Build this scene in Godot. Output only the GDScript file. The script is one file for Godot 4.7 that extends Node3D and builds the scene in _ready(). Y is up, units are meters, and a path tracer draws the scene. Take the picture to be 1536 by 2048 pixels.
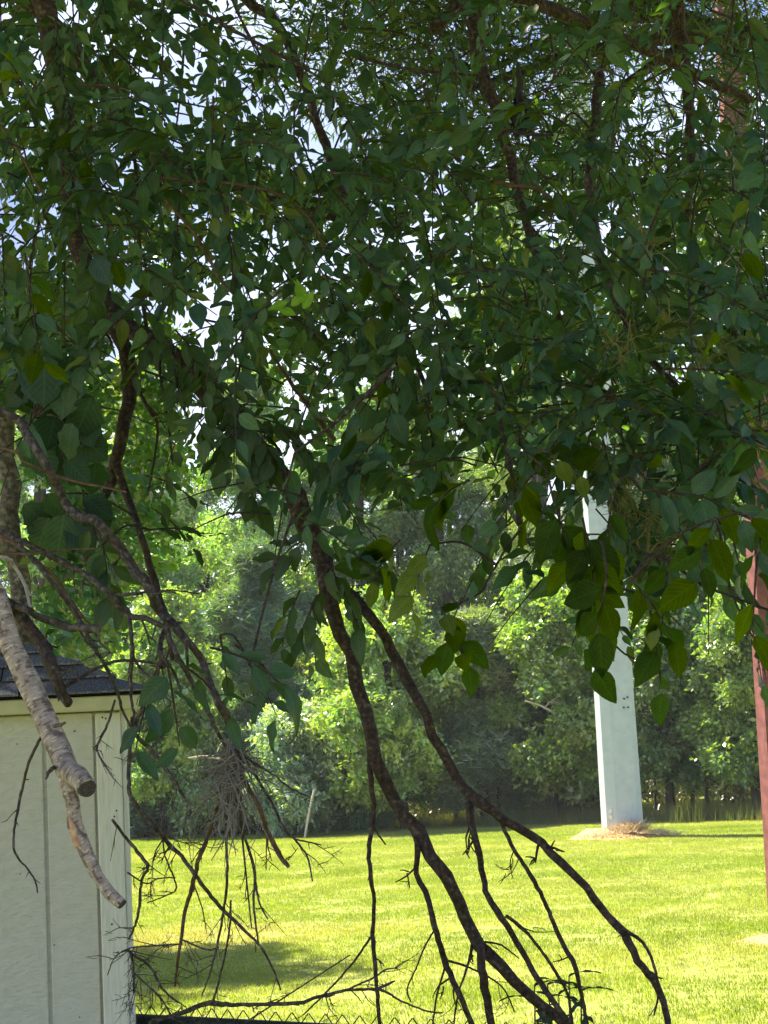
extends Node3D

# A shaded yard seen from under a leafy tree: bare drooping limbs, a cream shed, a sunny lawn, steel poles and a wood edge.

const F := 3600.0          # focal length in photograph pixels (1536 x 2048)
const EYE := Vector3(0, 2.13, 0)
var view := Basis()
var rng := RandomNumberGenerator.new()
var used_names := {}
var M := {}


# ---------------------------------------------------------------- mesh builder
class MB:
	var v := PackedVector3Array()
	var n := PackedVector3Array()
	var uv := PackedVector2Array()
	var c := PackedColorArray()
	var ix := PackedInt32Array()
	var tint := Color.WHITE

	func vert(p: Vector3, nn: Vector3, t := Vector2.ZERO) -> int:
		v.append(p)
		n.append(nn)
		uv.append(t)
		c.append(tint)
		return v.size() - 1

	func tri(a: int, b: int, d: int) -> void:
		var x := (v[b] - v[a]).cross(v[d] - v[a])
		if x.dot(n[a] + n[b] + n[d]) > 0.0:
			ix.append_array(PackedInt32Array([a, d, b]))
		else:
			ix.append_array(PackedInt32Array([a, b, d]))

	func flat(p: Array, out: Vector3) -> void:   # a flat polygon whose normal points along out
		var nn: Vector3 = (p[1] - p[0]).cross(p[2] - p[0]).normalized()
		if nn.dot(out) < 0.0:
			nn = -nn
		var u := nn.cross(Vector3.UP if absf(nn.y) < 0.9 else Vector3.RIGHT).normalized()
		var w := nn.cross(u)
		var id := []
		for q in p:
			id.append(vert(q, nn, Vector2(q.dot(u), q.dot(w))))
		for k in range(1, p.size() - 1):
			tri(id[0], id[k], id[k + 1])

	func box(at: Vector3, size: Vector3, bev := 0.004, turn := Basis()) -> void:
		var h := size / 2.0
		var b := minf(bev, minf(h.x, minf(h.y, h.z)) * 0.6)
		var g := func(s: Vector3, a: int) -> Vector3:   # the corner s as it lies on the face across axis a
			var q := Vector3(s.x * (h.x - b), s.y * (h.y - b), s.z * (h.z - b))
			q[a] = s[a] * h[a]
			return at + turn * q
		for a in 3:
			var e := (a + 1) % 3
			var f := (a + 2) % 3
			for s in [-1.0, 1.0]:
				var ring := []
				for k in [[-1.0, -1.0], [1.0, -1.0], [1.0, 1.0], [-1.0, 1.0]]:
					var q := Vector3.ZERO
					q[a] = s
					q[e] = k[0]
					q[f] = k[1]
					ring.append(g.call(q, a))
				var o := Vector3.ZERO
				o[a] = s
				flat(ring, turn * o)
				for s2 in [-1.0, 1.0]:   # the chamfer between faces a and e
					var q1 := Vector3.ZERO
					q1[a] = s
					q1[e] = s2
					q1[f] = -1.0
					var q2 := q1
					q2[f] = 1.0
					flat([g.call(q1, a), g.call(q2, a), g.call(q2, e), g.call(q1, e)], turn * (q1 + q2))
		for sx in [-1.0, 1.0]:
			for sy in [-1.0, 1.0]:
				for sz in [-1.0, 1.0]:
					var s := Vector3(sx, sy, sz)
					flat([g.call(s, 0), g.call(s, 1), g.call(s, 2)], turn * s)

	func tube(pts: Array, rad: Array, sides := 8, rough := 0.0, cap := true) -> void:
		var p := []
		var r := []
		for k in pts.size() - 1:
			var a: Vector3 = pts[maxi(k - 1, 0)]
			var b: Vector3 = pts[k]
			var d: Vector3 = pts[k + 1]
			var e: Vector3 = pts[mini(k + 2, pts.size() - 1)]
			var steps := clampi(int(b.distance_to(d) / (maxf(rad[k], 0.002) * 3.0)), 1, 7) if sides > 4 else 2
			for j in steps:
				var t := float(j) / steps
				p.append(b.cubic_interpolate(d, a, e, t))
				r.append(lerpf(rad[k], rad[k + 1], t))
		p.append(pts[-1])
		r.append(rad[-1])
		if rough > 0.0:
			var kn := FastNoiseLite.new()
			kn.frequency = 1.0
			kn.seed = int(absf(pts[0].y * 733.0 + pts[-1].x * 517.0))
			var run := 0.0
			for k in range(1, p.size() - 1):
				run += p[k].distance_to(p[k - 1]) / maxf(r[k], 0.003)
				var w: float = r[k] * 0.34
				p[k] += Vector3(kn.get_noise_2d(run * 0.16, 0), kn.get_noise_2d(run * 0.16, 50), kn.get_noise_2d(run * 0.16, 90)) * w * 2.0
				var knot := kn.get_noise_2d(run * 0.11, 200)
				if knot > 0.3:
					r[k] *= 1.0 + (knot - 0.3) * 0.6
		var dir: Vector3 = (p[1] - p[0]).normalized()
		var u := dir.cross(Vector3.UP if absf(dir.y) < 0.9 else Vector3.RIGHT).normalized()
		var along := 0.0
		var first := v.size()
		var ns := FastNoiseLite.new()
		ns.frequency = 1.0
		ns.seed = int(absf(pts[0].x * 977.0 + pts[0].y * 331.0))
		for k in p.size():
			if k > 0:
				along += p[k].distance_to(p[k - 1])
			var d2: Vector3 = (p[mini(k + 1, p.size() - 1)] - p[maxi(k - 1, 0)]).normalized()
			u = (u - d2 * u.dot(d2)).normalized()
			var w := d2.cross(u)
			for j in sides + 1:
				var ang := TAU * j / sides
				var o := u * cos(ang) + w * sin(ang)
				var rr: float = r[k]
				if rough > 0.0:
					rr *= 1.0 + rough * ns.get_noise_3d(o.x * 1.3 + along * 14.0, o.y * 1.3, o.z * 1.3 + along * 7.0) * 1.6
				vert(p[k] + o * rr, o, Vector2(float(j) / sides, along))
		for k in p.size() - 1:
			for j in sides:
				var a := first + k * (sides + 1) + j
				tri(a, a + 1, a + sides + 1)
				tri(a + 1, a + sides + 2, a + sides + 1)
		if cap:
			for e in [0, p.size() - 1]:
				var out: Vector3 = dir * -1.0 if e == 0 else (p[-1] - p[-2]).normalized()
				var ring := []
				for j in sides:
					ring.append(v[first + e * (sides + 1) + j])
				flat(ring, out)

	func mesh() -> ArrayMesh:
		var m := ArrayMesh.new()
		var a := []
		a.resize(Mesh.ARRAY_MAX)
		a[Mesh.ARRAY_VERTEX] = v
		a[Mesh.ARRAY_NORMAL] = n
		a[Mesh.ARRAY_TEX_UV] = uv
		a[Mesh.ARRAY_COLOR] = c
		a[Mesh.ARRAY_INDEX] = ix
		m.add_surface_from_arrays(Mesh.PRIMITIVE_TRIANGLES, a)
		return m


# ---------------------------------------------------------------- scene tree helpers
func numbered(called: String) -> String:
	var k: int = used_names.get(called, -1) + 1
	used_names[called] = k
	return called if k == 0 else "%s_%03d" % [called, k]

func tag(o: Node, label: String, category: String, group := "", kind := "") -> void:
	o.set_meta("label", label)
	if category:
		o.set_meta("category", category)
	if group:
		o.set_meta("group", group)
	if kind:
		o.set_meta("kind", kind)

func thing(called: String, label: String, category: String, at := Vector3.ZERO, turn := 0.0, group := "") -> Node3D:
	var o := Node3D.new()
	o.name = numbered(called)
	add_child(o)
	o.position = at
	o.rotation.y = turn
	tag(o, label, category, group)
	return o

func part(parent: Node3D, called: String, what, mat: Material, in_world := true) -> MeshInstance3D:
	var o := MeshInstance3D.new()
	o.name = called
	o.mesh = what.mesh() if what is MB else what
	o.material_override = mat
	parent.add_child(o, true)
	if in_world and parent != self:
		o.position = -parent.position
	return o

func scatter(parent: Node3D, called: String, m: Mesh, mat: Material, where: Array, tints: Array) -> MultiMeshInstance3D:
	var mm := MultiMesh.new()
	mm.transform_format = MultiMesh.TRANSFORM_3D
	mm.use_colors = true
	mm.mesh = m
	mm.instance_count = where.size()
	for k in where.size():
		mm.set_instance_transform(k, where[k])
		mm.set_instance_color(k, tints[k])
	var o := MultiMeshInstance3D.new()
	o.name = called
	o.multimesh = mm
	o.set_meta("kind", "stuff")
	o.material_override = mat
	parent.add_child(o, true)
	if parent != self:
		o.position = -parent.position
	return o


# ---------------------------------------------------------------- places
func P(px: float, py: float, d: float) -> Vector3:      # the point d metres ahead of the eye seen at a place of the photograph
	return EYE + view * Vector3((px - 768.0) / F * d, -(py - 1024.0) / F * d, -d)

func G(px: float, py: float) -> Vector3:                # where that line of sight meets the ground
	var q := view * Vector3((px - 768.0) / F, -(py - 1024.0) / F, -1.0)
	return EYE + q * (-EYE.y / q.y)

func H(px: float, dist: float) -> Vector3:              # on the ground, dist metres away
	var q := view * Vector3((px - 768.0) / F, -(1490.0 - 1024.0 - 0.05 * (px - 768.0)) / F, -1.0)
	q.y = 0.0
	return q.normalized() * dist

func rise(px: float, py: float, dist: float) -> float:  # height seen at that place, dist metres away
	var q := view * Vector3((px - 768.0) / F, -(py - 1024.0) / F, -1.0)
	return EYE.y + dist * q.y / Vector2(q.x, q.z).length()

func rf(a: float, b: float) -> float:
	return rng.randf_range(a, b)

func rdir() -> Vector3:
	return Vector3(rng.randfn(), rng.randfn(), rng.randfn()).normalized()


# ---------------------------------------------------------------- materials
func noise_tex(size: int, freq: float, stops: Array, sd: int, oct := 4, type := FastNoiseLite.TYPE_SIMPLEX_SMOOTH, bump := false) -> NoiseTexture2D:
	var ns := FastNoiseLite.new()
	ns.noise_type = type
	ns.frequency = freq
	ns.fractal_octaves = oct
	ns.seed = sd
	var t := NoiseTexture2D.new()
	t.width = size
	t.height = size
	t.seamless = true
	t.noise = ns
	if not bump:
		var g := Gradient.new()
		var off := PackedFloat32Array()
		var col := PackedColorArray()
		for s in stops:
			off.append(s[0])
			col.append(s[1])
		g.offsets = off
		g.colors = col
		t.color_ramp = g
	return t

func lin(r: float, g: float, b: float) -> Color:
	return Color(r, g, b).linear_to_srgb()

func mat(col: Color, rough := 0.8, tex: Texture2D = null, scale := 1.0, bump: Texture2D = null, depth := 0.3, tri := true) -> StandardMaterial3D:
	var m := StandardMaterial3D.new()
	m.albedo_color = col
	m.roughness = rough
	m.metallic_specular = 0.4
	m.albedo_texture = tex
	if bump:
		m.heightmap_enabled = true
		m.heightmap_texture = bump
		m.heightmap_scale = depth
	if tex or bump:
		m.uv1_triplanar = tri
		m.uv1_scale = Vector3.ONE * scale
	return m

func leaf_mat(col: Color, tex: Texture2D, back: Color, rough := 0.5) -> StandardMaterial3D:
	var m := StandardMaterial3D.new()
	m.albedo_color = col
	m.albedo_texture = tex
	m.roughness = rough
	m.metallic_specular = 0.4
	m.backlight_enabled = true
	m.backlight = back
	m.vertex_color_use_as_albedo = true
	return m

func leaf_picture() -> ImageTexture:
	var im := Image.create(96, 128, false, Image.FORMAT_RGB8)
	var ns := FastNoiseLite.new()
	ns.frequency = 0.05
	ns.seed = 5
	for y in 128:
		for x in 96:
			var u := absf(x - 47.5) / 48.0
			var w := y / 128.0
			var k := 0.86 + 0.09 * ns.get_noise_2d(x * 0.6, y * 0.6)
			var vein := absf(fposmod((w - u * 0.45) * 7.0, 1.0) - 0.5)
			if vein < 0.08:
				k += 0.16
			if u < 0.045:
				k += 0.34
			var spot := 1.0 if ns.get_noise_2d(x * 2.3 + 90.0, y * 2.3) > 0.62 else 0.0
			im.set_pixel(x, y, Color(k * (1.0 + 0.1 * spot), k * (1.0 - 0.12 * spot), k * 0.95))
	return ImageTexture.create_from_image(im)

func pale_bark_picture() -> ImageTexture:       # light bark crossed by short bands and grey lichen
	var im := Image.create(256, 512, false, Image.FORMAT_RGB8)
	var a := FastNoiseLite.new()
	a.seed = 11
	a.frequency = 0.03
	var b := FastNoiseLite.new()
	b.seed = 12
	b.frequency = 0.02
	b.fractal_octaves = 5
	for y in 512:
		for x in 256:
			var ring := TAU * x / 256.0
			var q := Vector3(cos(ring), sin(ring), 0) * 26.0
			var band := a.get_noise_3d(q.x * 0.7, q.y * 0.7, y * 2.6)
			var blot := b.get_noise_3d(q.x * 1.4 + 40.0, q.y * 1.4, y * 0.9)
			var k := 0.60 + 0.18 * blot
			var col := Color(k * 1.0, k * 0.90, k * 0.82)
			if band > 0.22:
				col = col.lerp(Color(0.80, 0.74, 0.66), clampf((band - 0.22) * 5.0, 0.0, 0.9))
			if band < -0.25:
				col = col.lerp(Color(0.33, 0.24, 0.21), clampf((-0.25 - band) * 4.0, 0.0, 0.7))
			if blot < -0.22:
				col = col.lerp(Color(0.36, 0.29, 0.26), clampf((-0.22 - blot) * 6.0, 0.0, 0.6))
			im.set_pixel(x, y, col)
	return ImageTexture.create_from_image(im)

func make_materials() -> void:
	var bump_fine := noise_tex(256, 0.05, [], 3, 5, FastNoiseLite.TYPE_SIMPLEX_SMOOTH, true)
	var bump_bark := noise_tex(256, 0.03, [], 4, 5, FastNoiseLite.TYPE_PERLIN, true)
	var bark := noise_tex(256, 0.02, [[0.0, Color(0.14, 0.11, 0.10)], [0.45, Color(0.24, 0.19, 0.165)], [0.68, Color(0.31, 0.26, 0.225)], [0.84, Color(0.40, 0.37, 0.33)], [1.0, Color(0.50, 0.49, 0.45)]], 7)
	M.bark = mat(Color.WHITE, 0.9, bark, 9.0, bump_bark, 0.8)
	var grey := noise_tex(256, 0.02, [[0.0, Color(0.15, 0.13, 0.12)], [0.5, Color(0.29, 0.255, 0.235)], [0.75, Color(0.43, 0.39, 0.365)], [1.0, Color(0.58, 0.54, 0.5)]], 8)
	M.grey_bark = mat(Color.WHITE, 0.85, grey, 10.0, bump_bark, 0.5)
	var tan := noise_tex(128, 0.03, [[0.0, Color(0.27, 0.2, 0.15)], [0.6, Color(0.40, 0.31, 0.235)], [1.0, Color(0.54, 0.45, 0.36)]], 9)
	M.tan_bark = mat(Color.WHITE, 0.85, tan, 12.0, bump_bark, 0.3)
	M.pale_bark = mat(Color.WHITE, 0.75, pale_bark_picture(), 1.0, null, 0.0, false)
	M.pale_bark.uv1_scale = Vector3(1, 3.2, 1)
	M.pale_bark.heightmap_enabled = true
	M.pale_bark.heightmap_texture = M.pale_bark.albedo_texture
	M.pale_bark.heightmap_scale = 0.4
	var wood := noise_tex(128, 0.06, [[0.0, Color(0.62, 0.44, 0.33)], [0.6, Color(0.78, 0.6, 0.47)], [1.0, Color(0.86, 0.72, 0.59)]], 15)
	M.bare_wood = mat(Color.WHITE, 0.8, wood, 8.0)
	var cut := noise_tex(128, 0.09, [[0.0, Color(0.12, 0.1, 0.09)], [0.55, Color(0.3, 0.27, 0.25)], [1.0, Color(0.5, 0.46, 0.42)]], 16)
	M.cut_wood = mat(Color.WHITE, 0.9, cut, 20.0)
	var lp := leaf_picture()
	M.leaf = leaf_mat(Color.WHITE, lp, Color(0.9, 1.0, 0.3), 0.4)
	for k in 4:
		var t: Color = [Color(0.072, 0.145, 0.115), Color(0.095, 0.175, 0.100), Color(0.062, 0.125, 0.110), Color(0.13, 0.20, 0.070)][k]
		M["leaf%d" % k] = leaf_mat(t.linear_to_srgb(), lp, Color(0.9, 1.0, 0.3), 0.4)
	M.glow_leaf0 = leaf_mat(lin(0.22, 0.29, 0.05), lp, Color(1.25, 1.35, 0.45), 0.45)  # backlit glow of shaded fringe leaves, put into colour and translucency
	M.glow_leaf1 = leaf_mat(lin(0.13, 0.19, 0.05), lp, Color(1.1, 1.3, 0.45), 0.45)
	M.lime = leaf_mat(lin(0.36, 0.62, 0.05), lp, Color(0.9, 1.0, 0.2))  # lime colour stands in for sun shining through a few leaves
	M.far_leaf = leaf_mat(Color.WHITE, null, Color(0.9, 1.0, 0.3), 0.3)
	M.far_leaf.metallic_specular = 0.85
	M.seed = leaf_mat(lin(0.22, 0.20, 0.06), null, Color(0.5, 0.5, 0.2), 0.8)
	M.grass = leaf_mat(Color.WHITE, null, Color(0.95, 1.0, 0.3), 0.5)
	M.straw = leaf_mat(Color.WHITE, null, Color(0.5, 0.45, 0.3), 0.7)
	var turf := noise_tex(512, 0.02, [[0.0, Color(0.36, 0.37, 0.16)], [0.45, Color(0.46, 0.5, 0.2)], [0.7, Color(0.54, 0.55, 0.26)], [1.0, Color(0.62, 0.56, 0.36)]], 21, 5)
	M.lawn = mat(Color.WHITE, 0.95, turf, 0.35, bump_fine, 2.0)
	M.lawn.uv1_world_triplanar = true
	var soil := noise_tex(256, 0.03, [[0.0, Color(0.42, 0.33, 0.22)], [0.5, Color(0.66, 0.54, 0.36)], [1.0, Color(0.84, 0.74, 0.52)]], 22, 5)
	M.straw_soil = mat(Color.WHITE, 0.95, soil, 1.3, bump_fine, 2.5)
	var paint := noise_tex(512, 0.012, [[0.0, Color(0.775, 0.775, 0.715)], [0.5, Color(0.80, 0.795, 0.745)], [1.0, Color(0.815, 0.815, 0.775)]], 23, 5)
	M.siding = mat(Color.WHITE, 0.6, paint, 1.1, noise_tex(512, 0.035, [], 24, 5, FastNoiseLite.TYPE_PERLIN, true), 0.4)
	M.siding.uv1_scale = Vector3(2.0, 5.0, 2.0)
	var paint2 := noise_tex(256, 0.03, [[0.0, Color(0.80, 0.80, 0.74)], [0.6, Color(0.86, 0.86, 0.80)], [1.0, Color(0.89, 0.89, 0.84)]], 25, 4)
	M.trim = mat(Color.WHITE, 0.55, paint2, 1.0, noise_tex(256, 0.05, [], 26, 4, FastNoiseLite.TYPE_PERLIN, true), 0.2)
	M.trim.uv1_scale = Vector3(9.0, 0.9, 9.0)
	M.fascia = mat(Color(0.90, 0.89, 0.74), 0.5, paint2, 1.5)
	M.dark = mat(lin(0.03, 0.028, 0.025), 0.8)
	M.nail = mat(lin(0.06, 0.04, 0.03), 0.7)
	for k in 4:
		var s: float = [0.37, 0.41, 0.44, 0.39][k]
		var gr := noise_tex(256, 0.13, [[0.0, Color(s * 0.55, s * 0.56, s * 0.6)], [0.5, Color(s, s, s * 1.06)], [1.0, Color(s * 1.75, s * 1.75, s * 1.8)]], 30 + k, 3)
		M["shingle%d" % k] = mat(Color.WHITE, 0.95, gr, 3.0, bump_fine, 0.15)
	var zinc := noise_tex(512, 0.012, [[0.0, Color(0.625, 0.67, 0.70)], [0.4, Color(0.65, 0.695, 0.725)], [0.65, Color(0.665, 0.71, 0.735)], [1.0, Color(0.70, 0.74, 0.76)]], 40, 5)
	M.zinc = mat(Color.WHITE, 0.55, zinc, 0.6, bump_fine, 0.15)
	var rust := noise_tex(512, 0.015, [[0.0, Color(0.36, 0.22, 0.225)], [0.4, Color(0.46, 0.28, 0.285)], [0.6, Color(0.50, 0.31, 0.31)], [1.0, Color(0.56, 0.36, 0.355)]], 41, 5)
	M.rust = mat(Color.WHITE, 0.6, rust, 0.9, bump_fine, 0.12)
	M.rail = mat(lin(0.012, 0.022, 0.018), 0.45)
	M.wire = mat(lin(0.02, 0.026, 0.022), 0.5)
	M.white = mat(lin(0.62, 0.62, 0.6), 0.6)
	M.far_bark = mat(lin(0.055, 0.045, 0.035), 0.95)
	M.mottled = mat(Color.WHITE, 0.85, noise_tex(256, 0.025, [[0.0, Color(0.2, 0.18, 0.17)], [0.45, Color(0.34, 0.31, 0.29)], [0.6, Color(0.42, 0.4, 0.37)], [1.0, Color(0.6, 0.6, 0.56)]], 51), 4.0, bump_bark, 0.3)
	M.dead_twig = mat(lin(0.23, 0.205, 0.18), 0.9)
	M.pale_stick = mat(lin(0.42, 0.37, 0.31), 0.9)


# ---------------------------------------------------------------- leaves
func leaf_shape(fat: float, bend: float, fold: float, lobes := 0.0, sd := 1) -> ArrayMesh:     # length 1 along y, normal along z
	var b := MB.new()
	var r := RandomNumberGenerator.new()
	r.seed = sd
	var ts := []
	var ws := []
	for k in 11:
		var q := k / 10.0
		ts.append(q)
		ws.append(pow(sin(PI * pow(q, 0.86)), 0.82) * (1.0 - 0.18 * q) if k > 0 and k < 10 else 0.03 * (1.0 - q))
	var rows := []
	for k in ts.size():
		var t: float = ts[k]
		var w: float = ws[k] * fat * (1.0 + r.randf_range(-0.035, 0.035))
		if lobes > 0.0:
			w *= 1.0 + lobes * sin(t * 19.0)
		var z := -bend * t * t
		var row := []
		for s in [-1.0, -0.5, 0.0, 0.5, 1.0]:
			var side: float = absf(s)
			row.append(Vector3(s * w, t, z + fold * side * w + 0.035 * sin(t * 11.0 + s * 2.0 + sd) * side))
		rows.append(row)
	for k in rows.size():
		for j in 5:
			var dt: Vector3 = rows[mini(k + 1, 10)][2] - rows[maxi(k - 1, 0)][2]
			var dx: Vector3 = Vector3(1, 0, fold * (1.0 if j > 2 else -1.0 if j < 2 else 0.0))
			b.vert(rows[k][j], dx.cross(dt).normalized(), Vector2(0.5 + 0.5 * rows[k][j].x / fat, ts[k]))
	for k in rows.size() - 1:
		for j in 4:
			b.tri(k * 5 + j, k * 5 + j + 1, k * 5 + 5 + j)
			b.tri(k * 5 + j + 1, k * 5 + 6 + j, k * 5 + 5 + j)
	return b.mesh()

func small_leaf(b: MB, at: Vector3, tip: Vector3, side: Vector3) -> void:   # a folded leaf of four faces
	var nn := tip.cross(side).normalized()
	var m := at + tip * 0.45 - nn * side.length() * 0.25
	var i := [b.vert(at, nn), b.vert(m + side, nn), b.vert(at + tip, nn), b.vert(m - side, nn)]
	b.tri(i[0], i[1], i[2])
	b.tri(i[0], i[2], i[3])

func far_spray(kind: String, sd: int) -> ArrayMesh:      # a clump of leaves of about one metre across
	var b := MB.new()
	rng.seed = sd
	if kind == "cedar":
		for k in 46:
			var d := rdir()
			d.y = absf(d.y) * 0.7 - 0.3
			var at := rdir() * 0.34 * sqrt(rng.randf())
			for j in 4:
				var t := (d + rdir() * 0.55).normalized() * rf(0.12, 0.24)
				b.tint = Color.WHITE * rf(0.75, 1.2)
				small_leaf(b, at + d * 0.05 * j, t, t.cross(rdir()).normalized() * 0.012)
	elif kind == "narrow":
		for k in 16:
			var d := (rdir() + Vector3(0, -0.35, 0)).normalized()
			var at := rdir() * 0.2
			var len := rf(0.25, 0.5)
			b.tint = Color(0.45, 0.36, 0.28)
			b.tube([at, at + d * len], [0.003, 0.0015], 3, 0.0, false)
			for j in 11:
				var t := (d * 0.7 + rdir() * 0.8 + Vector3(0, -0.3, 0)).normalized() * rf(0.06, 0.105)
				b.tint = Color.WHITE * rf(0.75, 1.25)
				small_leaf(b, at + d * len * (0.1 + 0.085 * j), t, t.cross(rdir()).normalized() * rf(0.007, 0.011))
	else:
		for k in 19:
			var d := (rdir() + Vector3(0, 0.15, 0)).normalized()
			var at := rdir() * 0.16
			var len := rf(0.2, 0.44)
			for j in 7:
				var t := (d * 0.5 + rdir() * 0.9 + Vector3(0, -0.25, 0)).normalized() * rf(0.07, 0.15)
				var face := (Vector3.UP * 0.9 + rdir()).normalized()
				var w := 0.27 if kind == "broad" else 0.2
				b.tint = Color.WHITE * rf(0.72, 1.3)
				small_leaf(b, at + d * len * (0.15 + 0.14 * j), t, t.cross(face).normalized() * t.length() * w)
	b.tint = Color.WHITE
	return b.mesh()


# ---------------------------------------------------------------- whole trees of the wood edge
var sprays := {}

func wood_tree(called: String, label: String, category: String, at: Vector3, height: float, wide: float, kind: String, tint: Color, low := 0.25, count := 260, sd := 1, group := "") -> Node3D:
	var t := thing(called, label, category, at, 0.0, group)
	rng.seed = sd * 7919 + 13
	var stem := MB.new()
	var lean := Vector3(rf(-0.06, 0.06), 1, rf(-0.06, 0.06)) * height
	var r0 := 0.012 * height + 0.03
	stem.tube([at - Vector3(0, 0.1, 0), at + lean * 0.3 + rdir() * 0.1, at + lean * 0.6 + rdir() * 0.2, at + lean * 0.92], [r0 * 1.25, r0, r0 * 0.7, r0 * 0.2], 7, 0.12)
	var where := []
	var tints := []
	var lobes := []
	var n := 14 if kind != "cedar" else 12
	for k in n:
		var h := lerpf(low, 0.97, (k + rf(0.1, 0.9)) / n)
		var spread := sin(PI * clampf((h - low) / (1.0 - low) * 0.8 + 0.2, 0.0, 1.0)) if kind != "cedar" else 1.1 - h
		var ang := k * 2.4 + rf(-0.5, 0.5)
		var c := at + lean * h + Vector3(cos(ang), 0, sin(ang)) * wide * spread * rf(0.4, 0.8)
		lobes.append([c, wide * rf(0.22, 0.5) * (0.75 + 0.25 * spread)])
		var from := at + lean * (h * 0.72)
		stem.tube([from, from.lerp(c, 0.5) + Vector3(0, 0.15, 0), c], [r0 * 0.45, r0 * 0.3, r0 * 0.1], 5, 0.0, false)
	part(t, "trunk", stem, M.far_bark)
	for k in int(count * 1.9):
		var L = lobes[rng.randi() % n]
		var o := rdir()
		o.y *= 0.72
		var p: Vector3 = L[0] + o * L[1] * (0.35 + 0.75 * sqrt(rng.randf()))
		if p.y < 0.3:
			p.y = rf(0.3, 0.9)
		var s := rf(0.8, 1.4)
		where.append(Transform3D(Basis.from_euler(Vector3(rf(-0.5, 0.5), rf(0, TAU), rf(-0.5, 0.5))).scaled(Vector3.ONE * s), p))
		var g := rf(0.9, 2.1)
		tints.append(Color(tint.r * g * rf(0.82, 1.15), tint.g * g, (tint.b * 1.3 + 0.018) * g * rf(0.7, 1.4)))
	scatter(t, "crown", sprays[kind], M.far_leaf, where, tints)
	return t


# ---------------------------------------------------------------- the near tree
var tree: Node3D
var nodes: Array[Vector3] = []         # points on its branches, where twigs may start

func branch(called: String, px: Array, d0: float, d1: float, m: Material, twigs := 0, sides := 9, rough := 0.1, spur := 60.0) -> void:
	var pts := []
	var rad := []
	for k in px.size():
		var f := float(k) / (px.size() - 1)
		var d := lerpf(d0, d1, f) + (0.05 if m != M.pale_bark else 0.0) * sin(k * 1.9 + px[0][0])
		pts.append(P(px[k][0], px[k][1], d))
		rad.append(px[k][2] * 0.5 * d / F)
	var b := MB.new()
	b.tube(pts, rad, sides, rough)
	rng.seed = int(absf(px[0][0] * 13.0 + px[-1][1] * 7.0)) + 5
	for k in twigs:
		var i := rng.randi_range(0, pts.size() - 2)
		var f := rng.randf()
		var s: Vector3 = pts[i].lerp(pts[i + 1], f)
		var along: Vector3 = (pts[i + 1] - pts[i]).normalized()
		var d: float = (pts[i] - EYE).length()
		twiglet(b, s, (along * 0.8 + rdir() * 0.8 + Vector3(0, -0.25, 0)).normalized(), rf(0.25, 1.3) * spur * d / F, clampf(rad[i] * 0.38, 0.0012, 0.004), 2)
	part(tree, called, b, m)
	if m == M.bark:
		for k in pts.size() - 1:
			nodes.append(pts[k])
			nodes.append(pts[k].lerp(pts[k + 1], 0.5))

func twiglet(b: MB, s: Vector3, dir: Vector3, len: float, r: float, depth: int) -> void:
	var m := s + dir * len * 0.5 + rdir() * len * 0.09
	var e := m + (dir + rdir() * 0.35).normalized() * len * 0.5
	b.tube([s, m, e], [r, r * 0.8, r * 0.45], 4, 0.0, false)
	if depth > 0 and len > 0.03:
		for k in rng.randi_range(1, 3):
			twiglet(b, s.lerp(e, rf(0.3, 0.9)), (dir + rdir() * 1.0).normalized(), len * rf(0.3, 0.6), r * 0.7, depth - 1)

var leaf_at: Array = []                # [transform, shape, tint, importance]

var clear := true                      # keep leaves out of the open windows between the boughs
const WINDOWS := [[345, 850, 130, 160, 0.93], [238, 790, 48, 150, 0.95], [400, 1090, 185, 135, 0.95], [330, 1260, 240, 130, 0.97], [960, 960, 75, 100, 0.6], [870, 1120, 100, 80, 0.6], [1000, 1270, 210, 90, 0.9], [790, 1210, 160, 90, 0.9], [1400, 1310, 130, 90, 0.9], [500, 65, 60, 45, 0.8], [830, 110, 70, 120, 0.45], [1060, 210, 80, 90, 0.5], [1330, 230, 60, 130, 0.5], [1190, 1060, 45, 60, 0.6], [1475, 1200, 50, 170, 0.5], [8, 1000, 42, 250, 0.95]]

func pixel(p: Vector3) -> Vector2:
	var q := view.inverse() * (p - EYE)
	return Vector2(768.0 - q.x / q.z * F, 1024.0 + q.y / q.z * F)

func add_leaf(at: Vector3, dir: Vector3, face: Vector3, size: float, tint: Color, shape := -1) -> void:
	if clear:
		var s := pixel(at + dir * size * 0.5)
		for w in WINDOWS:
			if Vector2((s.x - w[0]) / w[2], (s.y - w[1]) / w[3]).length_squared() < 1.0 and rng.randf() < w[4]:
				return
	var x := dir.cross(face).normalized()
	if not x.is_finite() or x.length() < 0.5:
		return
	var z := x.cross(dir).normalized()
	var t := Transform3D(Basis(x, dir, z).scaled_local(Vector3.ONE * size), at)
	leaf_at.append([t, shape if shape >= 0 else rng.randi() % 4, tint, size])

func leaf_tint() -> Color:
	var g := rf(0.7, 1.45)
	var y := rng.randf()
	if y > 0.93:
		return Color(0.15, 0.19, 0.04) * g
	return Color(lerpf(0.075, 0.13, y), lerpf(0.160, 0.215, y), lerpf(0.118, 0.085, y)) * g

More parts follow.
